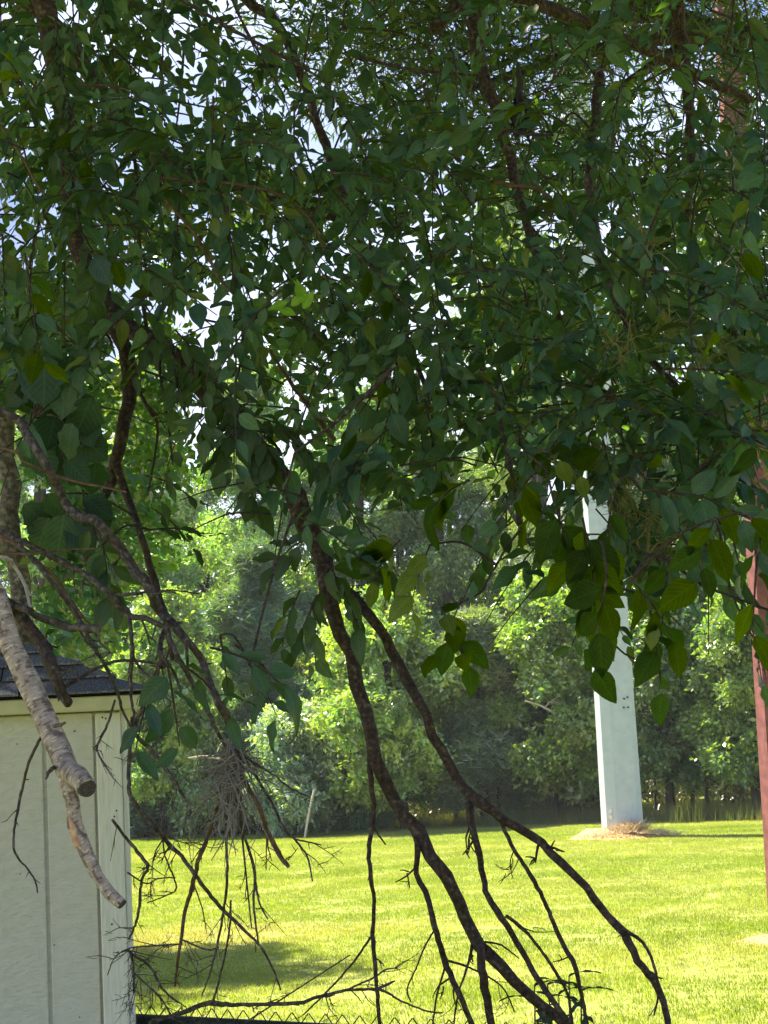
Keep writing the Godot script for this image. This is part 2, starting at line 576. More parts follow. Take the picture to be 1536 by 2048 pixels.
func leafy_twig(b: MB, from: Vector3, dir: Vector3, len: float, n: int, size: float, shape := -1, tint := Color(0, 0, 0)) -> void:
	var mid := from + dir * len * 0.5 + Vector3(0, 0.03, 0) * len
	var end := from + dir * len + Vector3(0, -0.14 * len, 0)
	b.tube([from, mid, end], [0.0028, 0.0022, 0.0012], 4, 0.0, false)
	var side := dir.cross(Vector3.UP).normalized()
	var sheet := (Vector3.UP * rf(0.3, 1.0) + rdir() * 0.6 + Vector3(0, 0, 0.4)).normalized()
	side = (dir.cross(sheet)).normalized()
	for k in n:
		var f := 0.15 + 0.85 * k / (n - 1.0)
		var p := from.lerp(mid, f * 2.0) if f < 0.5 else mid.lerp(end, f * 2.0 - 1.0)
		var s := 1.0 if k % 2 == 0 else -1.0
		var out := (dir * 0.75 + side * s * rf(0.6, 1.0) + Vector3(0, rf(-0.45, 0.1), 0) + rdir() * 0.3).normalized()
		var face := (sheet + rdir() * 0.42).normalized()
		var t := tint if tint.g > 0.0 else leaf_tint()
		add_leaf(p + out * 0.008, out, face, size * rf(0.7, 1.2), t, shape)

func nearest_node(p: Vector3) -> Vector3:
	var best := nodes[0]
	var bd := 1e9
	for q in nodes:
		var d := q.distance_squared_to(p) + (0.3 if q.y < p.y - 0.5 else 0.0)
		if d < bd:
			bd = d
			best = q
	return best


# ================================================================ the scene
func _ready() -> void:
	# camera, sky, sun, exposure
	var cam := Camera3D.new()
	cam.name = "camera"
	add_child(cam)
	cam.position = EYE
	cam.rotation = Vector3(atan(466.0 / F), 0, -0.05)
	cam.fov = rad_to_deg(2.0 * atan(1024.0 / F))
	cam.near = 0.05
	cam.far = 2000.0
	cam.current = true
	view = Basis.from_euler(cam.rotation)
	var env := Environment.new()
	env.background_mode = Environment.BG_SKY
	var sky := Sky.new()
	var ps := ProceduralSkyMaterial.new()
	ps.sky_top_color = Color(0.26, 0.50, 0.88)
	ps.sky_horizon_color = Color(0.86, 0.92, 0.98)
	ps.sky_curve = 0.16
	ps.ground_horizon_color = Color(0.5, 0.52, 0.42)
	ps.ground_bottom_color = Color(0.25, 0.28, 0.16)
	ps.sky_energy_multiplier = 0.54
	var cl := noise_tex(512, 0.006, [[0.0, Color(1, 1, 1, 0)], [0.45, Color(1, 1, 1, 0)], [0.62, Color(1, 1, 1, 0.8)], [1.0, Color(1, 1, 1, 1)]], 77, 5)
	ps.sky_cover = cl
	ps.sky_cover_modulate = Color(1, 1, 1, 0.5)
	sky.sky_material = ps
	env.sky = sky
	env.tonemap_mode = Environment.TONE_MAPPER_LINEAR
	env.tonemap_exposure = 4.35
	env.fog_enabled = true
	env.fog_density = 0.0004
	env.fog_light_color = Color(0.95, 0.98, 1.0)
	env.sdfgi_enabled = true
	env.ssao_enabled = true
	env.ssil_enabled = true
	var we := WorldEnvironment.new()
	we.name = "daylight"
	we.environment = env
	add_child(we)
	var sun := DirectionalLight3D.new()
	sun.name = "sun"
	sun.light_energy = 1.6
	sun.light_color = Color(1.0, 0.95, 0.86)
	sun.light_angular_distance = 0.5
	sun.shadow_enabled = true
	add_child(sun)
	sun.look_at_from_position(Vector3(-0.64, 1.35, -0.6) * 30.0, Vector3.ZERO, Vector3.UP)

	make_materials()
	for k in ["broad", "silver", "cedar", "narrow"]:
		sprays[k] = far_spray(k, k.hash() % 9973)
	ground()
	wood_edge()
	steel_poles()
	shed()
	fence()
	near_tree()
	small_things()


func ground() -> void:
	var b := MB.new()
	b.flat([Vector3(-700, 0, 60), Vector3(700, 0, 60), Vector3(700, 0, -1200), Vector3(-700, 0, -1200)], Vector3.UP)
	var g := part(self, "lawn", b, M.lawn)
	tag(g, "flat mown lawn reaching to the trees", "", "", "structure")
	# mown grass, the blades that the light passes through
	var where := [[], [], []]
	var tints := [[], [], []]
	var ns := FastNoiseLite.new()
	ns.seed = 31
	ns.frequency = 1.0
	ns.fractal_octaves = 3
	var fine := FastNoiseLite.new()
	fine.seed = 8
	fine.frequency = 0.9
	rng.seed = 400
	var z := 10.0
	while z < 56.0:
		var half := z * 0.25 + 4.0
		var step := 0.62
		var x := -half
		while x < half:
			var p := Vector3(x + rf(-0.3, 0.3), 0.004, -z + rf(-0.3, 0.3))
			var dry := ns.get_noise_2d(p.x * 0.06, p.z * 0.36) + 0.6 * fine.get_noise_2d(p.x * 0.3, p.z * 1.4) * 0.5
			var spot := exp(-(Vector2((p.x + 2.6) / 1.5, (p.z + 21.5) / 1.6)).length_squared())
			var k := clampf(dry * 0.9 + 0.34 + spot * 0.8, 0.0, 1.0)
			var g2 := rf(0.85, 1.15)
			var col := Color(0.24, 0.315, 0.05).lerp(Color(0.45, 0.45, 0.19), k) * g2
			if spot > 0.25:
				col = col.lerp(Color(0.36, 0.27, 0.15), spot * 0.6)
			var i := rng.randi() % 3
			where[i].append(Transform3D(Basis(Vector3.UP, rf(0, TAU)).scaled(Vector3(1, rf(0.75, 1.2), 1)), p))
			tints[i].append(col)
			x += step
		z += step
	for i in 3:
		var m := MB.new()
		rng.seed = 50 + i
		for k in 760:
			var p := Vector3(rf(-0.5, 0.5), 0, rf(-0.5, 0.5))
			var a := rf(0, TAU)
			var h := rf(0.02, 0.04)
			var w := Vector3(cos(a), 0, sin(a)) * rf(0.003, 0.0055)
			var o := Vector3(-sin(a), 0, cos(a)) * rf(-0.03, 0.03) + w * rf(-2, 2)
			var nn := w.cross(Vector3(o.x, h, o.z)).normalized()
			m.tint = Color.WHITE * rf(0.82, 1.18)
			var t := [m.vert(p - w, nn), m.vert(p + w, nn), m.vert(p + Vector3(o.x, h, o.z), nn)]
			m.tri(t[0], t[1], t[2])
		var o2 := scatter(self, numbered("grass"), m.mesh(), M.grass, where[i], tints[i])
		tag(o2, "short sunlit yellow-green grass of the mown lawn", "grass", "", "stuff")


func wood_edge() -> void:
	# tall unmown grass and brush along the foot of the trees
	rng.seed = 900
	var tall := MB.new()
	for k in 90:
		var p := Vector3(rf(-0.4, 0.4), 0, rf(-0.4, 0.4))
		var a := rf(0, TAU)
		var h := rf(0.25, 0.6)
		var w := Vector3(cos(a), 0, sin(a)) * 0.006
		var o := Vector3(rf(-0.15, 0.15), h, rf(-0.15, 0.15))
		var nn := w.cross(o).normalized()
		tall.tint = Color.WHITE * rf(0.7, 1.3)
		var t := [tall.vert(p - w, nn), tall.vert(p + w, nn), tall.vert(p + o, nn)]
		tall.tri(t[0], t[1], t[2])
	var tw := []
	var tt := []
	for k in 420:
		var px := rf(-250, 1800)
		var dist := lerpf(49.0, 42.5, clampf((px - 250.0) / 1300.0, 0.0, 1.0)) + rf(0.0, 3.5)
		if px > 900.0:
			dist -= rf(0.0, 0.8)
		tw.append(Transform3D(Basis(Vector3.UP, rf(0, TAU)).scaled(Vector3(1, rf(0.5, 1.2), 1)), H(px, dist)))
		tt.append(Color(0.15, 0.20, 0.07).lerp(Color(0.30, 0.25, 0.14), rng.randf() * 0.8))
	tag(scatter(self, "tall_grass", tall.mesh(), M.grass, tw, tt), "unmown grass fringe along the foot of the wood", "grass", "", "stuff")
	var bw := []
	var bt := []
	for k in 700:
		var px := rf(-350, 1900)
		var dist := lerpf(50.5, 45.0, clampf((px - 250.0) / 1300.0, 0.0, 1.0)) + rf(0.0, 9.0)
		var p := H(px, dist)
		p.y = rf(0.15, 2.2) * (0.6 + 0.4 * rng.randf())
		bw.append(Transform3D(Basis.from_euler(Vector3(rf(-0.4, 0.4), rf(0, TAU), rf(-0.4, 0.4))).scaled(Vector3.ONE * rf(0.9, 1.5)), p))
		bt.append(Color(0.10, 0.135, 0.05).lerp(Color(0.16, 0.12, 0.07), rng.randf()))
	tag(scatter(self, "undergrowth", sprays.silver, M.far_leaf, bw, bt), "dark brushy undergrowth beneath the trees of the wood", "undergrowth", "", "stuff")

	var Y := Color(0.26, 0.33, 0.085)     # sunny yellow-green
	var N := Color(0.15, 0.23, 0.08)     # middle green
	var D := Color(0.115, 0.175, 0.09)     # dark green
	var S := Color(0.27, 0.33, 0.20)      # silvery
	# each: name, label, category, x in the photograph, distance, y of its top, half width in pixels, kind, tint, lowest leaves, clumps
	var list := [
		["sapling_tree", "bright yellow-green young tree behind the two long forked bare limbs", "tree", 800, 46.0, 1190, 185, "broad", Y, 0.14, 300],
		["silvery_shrub", "low silvery pale shrub beside the leaning white stake", "shrub", 585, 45.5, 1425, 100, "silver", S, 0.05, 150],
		["dark_cedar_tree", "dark blue-green cedar rising above the silvery shrub", "tree", 530, 49.0, 1080, 130, "cedar", D, 0.03, 330],
		["cedar_tree", "dull olive cedar between the forked limbs and the steel pole", "tree", 960, 46.5, 1230, 130, "cedar", Color(0.18, 0.22, 0.10), 0.03, 330],
		["edge_tree", "sunlit speckled tree just left of the grey steel pole", "tree", 1100, 46.0, 1130, 140, "broad", Color(0.23, 0.30, 0.07), 0.18, 300],
		["edge_tree", "broad glossy tree just right of the grey steel pole", "tree", 1330, 45.5, 1120, 130, "broad", Color(0.18, 0.25, 0.075), 0.18, 300],
		["edge_tree", "rounded tree half behind the red steel pole", "tree", 1500, 44.0, 1150, 140, "broad", Color(0.2, 0.27, 0.07), 0.16, 280],
		["sapling_tree", "yellow-green sapling beside the corner of the cream shed", "tree", 345, 48.5, 1190, 110, "broad", Y, 0.16, 240],
		["small_bush", "dim bush at the lawn edge below the tangle of dead twigs", "shrub", 430, 48.0, 1500, 90, "broad", N, 0.08, 110],
		["small_bush", "low dark bush at the lawn edge right of the white stake", "shrub", 720, 46.5, 1500, 80, "silver", N, 0.06, 110],
		["cedar_tree", "squat dark cedar low beside the shed wall", "tree", 290, 49.0, 1420, 70, "cedar", D, 0.03, 170],
		["cedar_tree", "shadowy cedar between the olive cedar and the grey pole", "tree", 1070, 48.0, 1330, 110, "cedar", D, 0.03, 260],
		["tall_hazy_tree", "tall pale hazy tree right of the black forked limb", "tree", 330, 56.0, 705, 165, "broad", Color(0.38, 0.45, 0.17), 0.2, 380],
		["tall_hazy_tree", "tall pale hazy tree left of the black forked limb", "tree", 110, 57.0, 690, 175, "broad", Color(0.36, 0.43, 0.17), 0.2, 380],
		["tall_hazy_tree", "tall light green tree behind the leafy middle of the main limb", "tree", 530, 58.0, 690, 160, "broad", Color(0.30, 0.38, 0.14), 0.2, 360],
		["tall_wood_tree", "tall green tree above the yellow-green sapling, behind hanging leaves", "tree", 740, 56.0, 760, 170, "broad", N, 0.2, 360],
		["tall_wood_tree", "tall dusky tree above the olive cedar", "tree", 930, 55.0, 790, 160, "broad", Color(0.15, 0.21, 0.06), 0.2, 340],
		["tall_wood_tree", "tallest tree of the wood, behind the top of the steel pole", "tree", 1130, 58.0, 330, 190, "narrow", Color(0.27, 0.33, 0.08), 0.3, 520],
		["tall_wood_tree", "tall tree between the steel pole and the red pole", "tree", 1350, 55.0, 640, 180, "broad", Color(0.17, 0.24, 0.065), 0.2, 400],
		["tall_wood_tree", "tall tree behind the red pole at the wood's end", "tree", 1560, 53.0, 600, 190, "broad", N, 0.2, 400],
		["back_tree", "dark tree deep in the wood behind the front trees", "tree", -60, 64.0, 800, 190, "broad", N, 0.1, 260],
		["back_tree", "dark tree deep in the wood behind the front trees", "tree", 230, 66.0, 880, 190, "broad", N, 0.1, 260],
		["back_tree", "dark tree deep in the wood behind the front trees", "tree", 650, 65.0, 900, 200, "broad", D, 0.1, 260],
		["back_tree", "dark tree deep in the wood behind the front trees", "tree", 850, 66.0, 840, 200, "broad", D, 0.1, 260],
		["back_tree", "dark tree deep in the wood behind the front trees", "tree", 1040, 65.0, 860, 200, "broad", D, 0.1, 260],
		["back_tree", "dark tree deep in the wood behind the front trees", "tree", 1240, 66.0, 800, 200, "broad", D, 0.1, 260],
		["back_tree", "dark tree deep in the wood behind the front trees", "tree", 1450, 64.0, 820, 200, "broad", D, 0.1, 260],
		["back_tree", "dark tree deep in the wood behind the front trees", "tree", 430, 65.0, 940, 190, "broad", D, 0.1, 260],
	]
	var k := 0
	for a in list:
		var at := H(a[3], a[4])
		k += 1
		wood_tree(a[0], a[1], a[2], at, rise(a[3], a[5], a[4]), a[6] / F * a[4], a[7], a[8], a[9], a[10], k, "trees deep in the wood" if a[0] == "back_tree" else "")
	# a tree beyond the left side of the picture, whose shade lies across the lawn
	wood_tree("yard_tree", "wide tree beyond the shed whose shade lies on the lawn", "tree", Vector3(-8.8, 0, -23.8), 14.0, 2.5, "broad", N, 0.66, 130, 60)
	rng.seed = 4242
	var fw := []
	var ft := []
	for i in 900:
		var p := H(rf(-500, 2050), rf(67, 78))
		p.y = rf(0.5, 9.0)
		fw.append(Transform3D(Basis.from_euler(Vector3(rf(-0.4, 0.4), rf(0, TAU), rf(-0.4, 0.4))).scaled(Vector3.ONE * rf(2.0, 3.0)), p))
		ft.append(Color(0.15, 0.2, 0.07) * rf(0.7, 1.2))
	tag(scatter(self, "far_woods", sprays.broad, M.far_leaf, fw, ft), "deep wood filling the gaps between the farther trunks", "woods", "", "stuff")
	# bare trunks of thin trees in the dark below the crowns
	rng.seed = 77
	for i in 16:
		var px: float = [690.0, 905.0, 985.0, 1020.0, 1075.0, 1110.0, 1150.0, 1180.0, 1300.0, 1340.0, 1375.0, 1405.0, 1440.0, 1475.0, 1510.0, 640.0][i]
		var at := H(px, 47.5 + rf(-0.5, 2.0) - px * 0.001)
		var b := MB.new()
		var r := rf(0.03, 0.09)
		b.tube([at, at + Vector3(rf(-0.15, 0.15), 1.4, 0), at + Vector3(rf(-0.3, 0.3), 3.2, 0)], [r, r * 0.85, r * 0.6], 6, 0.15)
		twiglet(b, at + Vector3(0, 1.5, 0), Vector3(rf(-1, 1), 0.8, 0.2).normalized(), 0.8, 0.012, 2)
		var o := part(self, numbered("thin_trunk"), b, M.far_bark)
		tag(o, "thin dark bare trunk in the shade under the crowns", "trunk", "thin trunks at the wood edge")


func steel_poles() -> void:
	var at := G(1246, 1674)
	var t := thing("steel_pole", "tall galvanised grey many-sided steel pole standing on the lawn", "pole", at)
	var plan := [Vector2(-0.5, -0.02), Vector2(-0.40, 0.26), Vector2(-0.17, 0.40), Vector2(0.33, 0.42), Vector2(0.5, 0.12), Vector2(0.44, -0.28), Vector2(0.1, -0.5), Vector2(-0.32, -0.4)]
	part(t, "shaft_base", shaft(at, plan, -0.1, 3.1, 0.86, 0.815), M.zinc)
	part(t, "shaft", shaft(at, plan, 3.05, 30.0, 0.835, 0.40), M.zinc)
	for q in [Vector2(0.2, 2.84), Vector2(0.29, 2.87), Vector2(0.18, 2.66), Vector2(0.29, 2.66)]:
		var b := MB.new()
		var p := at + Vector3(q.x * 0.83, q.y, 0.415 * 0.83)
		b.tube([p - Vector3(0, 0, 0.01), p + Vector3(0, 0, 0.02)], [0.022, 0.022], 6)
		part(t, "bolt", b, M.nail)
	for q in [0.55, 0.43]:
		var b := MB.new()
		var p := at + Vector3(-0.29 * 0.85, q, 0.33 * 0.85)
		b.tube([p - Vector3(0, 0, 0.03), p + Vector3(-0.02, 0, 0.035)], [0.042, 0.042], 8)
		part(t, "grounding_nut", b, M.white)
	# the heap of straw and soil at its foot
	var heap := MB.new()
	var ns := FastNoiseLite.new()
	ns.seed = 3
	ns.frequency = 0.9
	var rings := 12
	var seg := 40
	for k in rings + 1:
		for j in seg:
			var a := TAU * j / seg
			var r := float(k) / rings
			var wide := 1.0 + 0.22 * ns.get_noise_2d(cos(a) * 2.0, sin(a) * 2.0)
			var p := Vector3(cos(a) * 1.05 * r * wide - 0.1, 0, sin(a) * 0.95 * r * wide + 0.2)
			p.y = 0.16 * (1.0 - r * r) + 0.07 * ns.get_noise_2d(p.x * 2.4, p.z * 2.4) * (1.0 - r) - 0.015 * r
			p.y += 0.13 * exp(-Vector2((p.x + 0.72) / 0.28, (p.z - 0.3) / 0.3).length_squared())
			heap.vert(at + p, Vector3(cos(a) * 0.25, 1, sin(a) * 0.25).normalized(), Vector2(p.x, p.z))
	for k in rings:
		for j in seg:
			var a := k * seg + j
			var c := k * seg + (j + 1) % seg
			heap.tri(a, c, a + seg)
			heap.tri(c, c + seg, a + seg)
	var mound := thing("straw_mound", "low mound of dry straw and soil round the foot of the grey pole", "mound", at)
	part(mound, "soil", heap, M.straw_soil)
	rng.seed = 81
	var sm := MB.new()
	for k in 26:
		var p := Vector3(rf(-0.12, 0.12), 0, rf(-0.12, 0.12))
		var o := Vector3(rf(-0.16, 0.16), rf(0.03, 0.16), rf(-0.16, 0.16))
		var w := o.cross(rdir()).normalized() * 0.0045
		var nn := w.cross(o).normalized()
		sm.tint = Color.WHITE * rf(0.6, 1.3)
		var i := [sm.vert(p - w, nn), sm.vert(p + w, nn), sm.vert(p + o, nn)]
		sm.tri(i[0], i[1], i[2])
	var where := []
	var tints := []
	for k in 110:
		var p := at + Vector3(rf(-1.0, 1.0), 0.06, 0.55 + rf(-0.35, 0.45))
		p.y = 0.12 * (1.0 - absf(p.x - at.x) * 0.9) + 0.02
		var s := rf(0.7, 1.2)
		if k < 34:
			p = at + Vector3(0.16 + rng.randfn() * 0.13, 0.12 + rf(0.0, 0.12), 0.46 + rf(0.0, 0.2))
			s = rf(0.9, 1.7)
		where.append(Transform3D(Basis(Vector3.UP, rf(0, TAU)).scaled(Vector3.ONE * s), p))
		tints.append(Color(0.62, 0.52, 0.30).lerp(Color(0.46, 0.33, 0.22), rng.randf()))
	var straw := scatter(mound, "straw", sm.mesh(), M.straw, where, tints)
	straw.set_meta("kind", "stuff")

	var rt := G(1596, 1880)
	var red := thing("red_steel_pole", "tapering rust-red steel pole near the right edge of the lawn", "pole", rt)
	var oct := []
	for k in 8:
		oct.append(Vector2(cos(TAU * (k + 0.12) / 8.0), sin(TAU * (k + 0.12) / 8.0)) * 0.5)
	part(red, "shaft", shaft(rt, oct, -0.1, 14.0, 0.56, 0.14), M.rust)
	var soil := MB.new()
	for k in 7:
		for j in 28:
			var a := TAU * j / 28
			var r := k / 6.0
			var wide := 1.0 + 0.25 * ns.get_noise_2d(cos(a) * 2.0 + 9.0, sin(a) * 2.0)
			var p := Vector3(cos(a) * 0.62 * r * wide, 0.07 * (1.0 - r * r), sin(a) * 0.55 * r * wide)
			soil.vert(rt + p, Vector3.UP, Vector2(p.x, p.z))
	for k in 6:
		for j in 28:
			var a := k * 28 + j
			var c := k * 28 + (j + 1) % 28
			soil.tri(a, c, a + 28)
			soil.tri(c, c + 28, a + 28)
	var sp := part(self, "bare_soil", soil, M.straw_soil)
	tag(sp, "patch of bare sandy soil round the foot of the red pole", "soil patch")

func shaft(at: Vector3, plan: Array, y0: float, y1: float, w0: float, w1: float) -> MB:
	var b := MB.new()
	var top := []
	for k in plan.size():
		var p: Vector2 = plan[k]
		var q: Vector2 = plan[(k + 1) % plan.size()]
		var a := at + Vector3(p.x * w0, y0, p.y * w0)
		var c := at + Vector3(q.x * w0, y0, q.y * w0)
		var d := at + Vector3(q.x * w1, y1, q.y * w1)
		var e := at + Vector3(p.x * w1, y1, p.y * w1)
		top.append(e)
		b.flat([a, c, d, e], Vector3(p.x + q.x, 0, p.y + q.y))
	b.flat(top, Vector3.UP)
	return b


func shed() -> void:
	var corner := P(240, 1440, 6.4)
	var top := P(246, 1421, 6.4).y
	corner.y = 0.0
	var t := thing("garden_shed", "cream painted wooden shed with grey shingled roof beside the lawn", "shed", corner, 0.16)
	# own axes: x to the right, z towards the yard; the right front corner is at the origin
	var L := 2.7
	var W := 2.3
	var core := MB.new()
	core.box(Vector3(-L / 2, top / 2, -W / 2), Vector3(L - 0.024, top, W - 0.024))
	part(t, "wall", core, M.siding, false)
	var x := -0.089
	var first := true
	while x > -L:
		var w := 0.178 if first else 0.203
		first = false
		var b := MB.new()
		b.box(Vector3(x - w / 2, top / 2, -0.010), Vector3(w - 0.0135, top - 0.006, 0.022), 0.003)
		part(t, "siding_plank", b, M.siding, false)
		x -= w
	var z := -0.089
	while z > -W:
		var b := MB.new()
		b.box(Vector3(-0.010, top / 2, z - 0.1015), Vector3(0.022, top - 0.006, 0.19), 0.003)
		part(t, "siding_plank", b, M.siding, false)
		z -= 0.203
	var c1 := MB.new()
	c1.box(Vector3(-0.043, top / 2, 0.011), Vector3(0.088, top - 0.012, 0.022), 0.004)
	part(t, "corner_board", c1, M.trim, false)
	var c2 := MB.new()
	c2.box(Vector3(0.012, top / 2, -0.036), Vector3(0.022, top - 0.012, 0.088), 0.004)
	part(t, "corner_board", c2, M.trim, false)
	for q in [Vector2(-0.062, top - 0.022), Vector2(-0.05, top - 0.026), Vector2(-0.03, top - 0.37), Vector2(-0.05, top - 0.74), Vector2(-0.022, top - 0.35)]:
		var b := MB.new()
		b.tube([Vector3(q.x, q.y, 0.02), Vector3(q.x, q.y, 0.0235)], [0.0036, 0.0036], 7)
		part(t, "nail", b, M.nail, false)
	for q in [[-0.16, 0.42], [-0.36, 0.10], [-0.36, 0.55], [-0.25, 0.8], [-0.17, 1.05], [-0.36, 1.1]]:
		var b := MB.new()
		b.tube([Vector3(q[0], top - q[1], 0.0), Vector3(q[0], top - q[1], 0.003)], [0.0026, 0.0026], 6)
		part(t, "nail", b, M.nail, false)
	var b2 := MB.new()
	b2.tube([Vector3(-0.16, top - 0.065, 0.0), Vector3(-0.16, top - 0.065, 0.0035)], [0.0035, 0.0035], 7)
	part(t, "nail", b2, M.nail, false)
	# eaves: a soffit board, a fascia on each side
	var o := 0.075
	var fh := 0.052
	var sof := MB.new()
	sof.box(Vector3(-L / 2, top + 0.011, -W / 2), Vector3(L + 2 * o - 0.01, 0.018, W + 2 * o - 0.01))
	part(t, "soffit", sof, M.trim, false)
	var f1 := MB.new()
	f1.box(Vector3(-L / 2, top + fh / 2, o + 0.008), Vector3(L + 2 * o + 0.03, fh, 0.02), 0.004)
	part(t, "fascia", f1, M.fascia, false)
	for s in [0.0, -L]:
		var f2 := MB.new()
		f2.box(Vector3(o + 0.008 if s == 0.0 else s - o - 0.008, top + fh / 2, -W / 2), Vector3(0.02, fh, W + 2 * o - 0.006), 0.004)
		part(t, "fascia", f2, M.fascia, false)
	# hipped roof, laid with courses of shingles
	var e := o + 0.035
	var pitch := 0.46
	var y0 := top + fh + 0.004
	var half := W / 2 + e
	var deck := MB.new()
	var A := Vector3(e, y0, e)
	var B := Vector3(-L - e, y0, e)
	var C := Vector3(-L - e, y0, -W - e)
	var D := Vector3(e, y0, -W - e)
	var R1 := Vector3(e - half, y0 + half * pitch, e - half)
	var R2 := Vector3(-L - e + half, y0 + half * pitch, e - half)
	deck.flat([A, B, R2, R1], Vector3(0, 1, 1))
	deck.flat([D, A, R1], Vector3(1, 1, 0))
	deck.flat([C, D, R1, R2], Vector3(0, 1, -1))
	deck.flat([B, C, R2], Vector3(-1, 1, 0))
	deck.flat([A, B, C, D], Vector3(0, -1, 0))
	part(t, "roof_deck", deck, M.dark, false)
	rng.seed = 61
	var run := 0.117
	for face in 2:
		var len := L + 2 * e if face == 0 else W + 2 * e
		var k := 0
		while k * run < half - 0.02:
			var t0 := k * run
			var t1 := minf(t0 + run + 0.02, half)
			var s := -rf(0.0, 0.3)
			while s < len:
				var a0 := clampf(s + 0.003, t0, len - t0)
				var a1 := clampf(s + 0.327, t0, len - t0)
				var a2 := clampf(s + 0.327, t1, len - t1)
				var a3 := clampf(s + 0.003, t1, len - t1)
				s += 0.33
				if a1 - a0 < 0.02:
					continue
				var lift := 0.019 + rf(0.0, 0.004)
				var put := func(u: float, tt: float, up: float) -> Vector3:
					return Vector3(e - u, y0 + tt * pitch + up, e - tt) if face == 0 else Vector3(e - tt, y0 + tt * pitch + up, e - u)
				var b := MB.new()
				var lo := -0.014 if k == 0 else 0.0
				var q := [put.call(a0, t0 + lo, lift), put.call(a1, t0 + lo, lift), put.call(a2, t1, 0.004), put.call(a3, t1, 0.004)]
				var out := Vector3(0, 1, 0.4) if face == 0 else Vector3(0.4, 1, 0)
				b.flat(q, out)
				var dn := Vector3(0, 0.008, 0)
				b.flat([q[0] - dn, q[1] - dn, q[2] - dn * 0.3, q[3] - dn * 0.3], Vector3(0, -1, 0))
				b.flat([q[0], q[1], q[1] - dn, q[0] - dn], Vector3(0, 0, 1) if face == 0 else Vector3(1, 0, 0))
				b.flat([q[1], q[2], q[2] - dn, q[1] - dn], Vector3(-1, 0, 0) if face == 0 else Vector3(0, 0, -1))
				b.flat([q[0], q[3], q[3] - dn, q[0] - dn], Vector3(1, 0, 0) if face == 0 else Vector3(0, 0, 1))
				part(t, "shingle", b, M["shingle%d" % (rng.randi() % 4)], false)
			k += 1


func fence() -> void:
	var a := P(262, 2037, 6.5)
	var b := P(640, 2066, 6.05)
	var top := (a.y + b.y) / 2.0 + 0.002
	a.y = 0.0
	b.y = 0.0
	var dir := (b - a).normalized()
	a -= dir * 0.12
	var t := thing("chain_link_fence", "dark green chain-link fence at the yard's edge by the shed", "fence", a)
	var rail := MB.new()
	rail.tube([a + Vector3(0, top, 0), a + dir * 1.6 + Vector3(0, top, 0), a + dir * 3.2 + Vector3(0, top, 0)], [0.024, 0.024, 0.024], 12)
	part(t, "top_rail", rail, M.rail)
	for s in [0.02, 2.4]:
		var p := MB.new()
		var q: Vector3 = a + dir * s + dir.cross(Vector3.UP) * 0.05
		p.tube([q - Vector3(0, 0.2, 0), q + Vector3(0, top * 0.5, 0), q + Vector3(0, top - 0.03, 0)], [0.028, 0.028, 0.028], 12)
		part(t, "post", p, M.rail)
	var gap := 0.0345
	var fwd := -dir.cross(Vector3.UP)
	if fwd.dot(EYE - a) < 0.0:
		fwd = -fwd
	for k in 84:
		var pts := []
		var y := top + 0.058
		var s := 1.0 if k % 2 == 0 else -1.0
		var j := 0
		while y > 0.04:
			pts.append(a + dir * (gap * (k + 0.5 + 0.5 * s)) + Vector3(0, y, 0) + fwd * (0.03 + 0.0025 * s))
			s = -s
			y -= 0.036
			j += 1
		var w := MB.new()
		for i in pts.size() - 1:
			w.tube([pts[i], pts[i + 1]], [0.0021, 0.0021], 5, 0.0, false)
		part(t, "wire", w, M.wire)


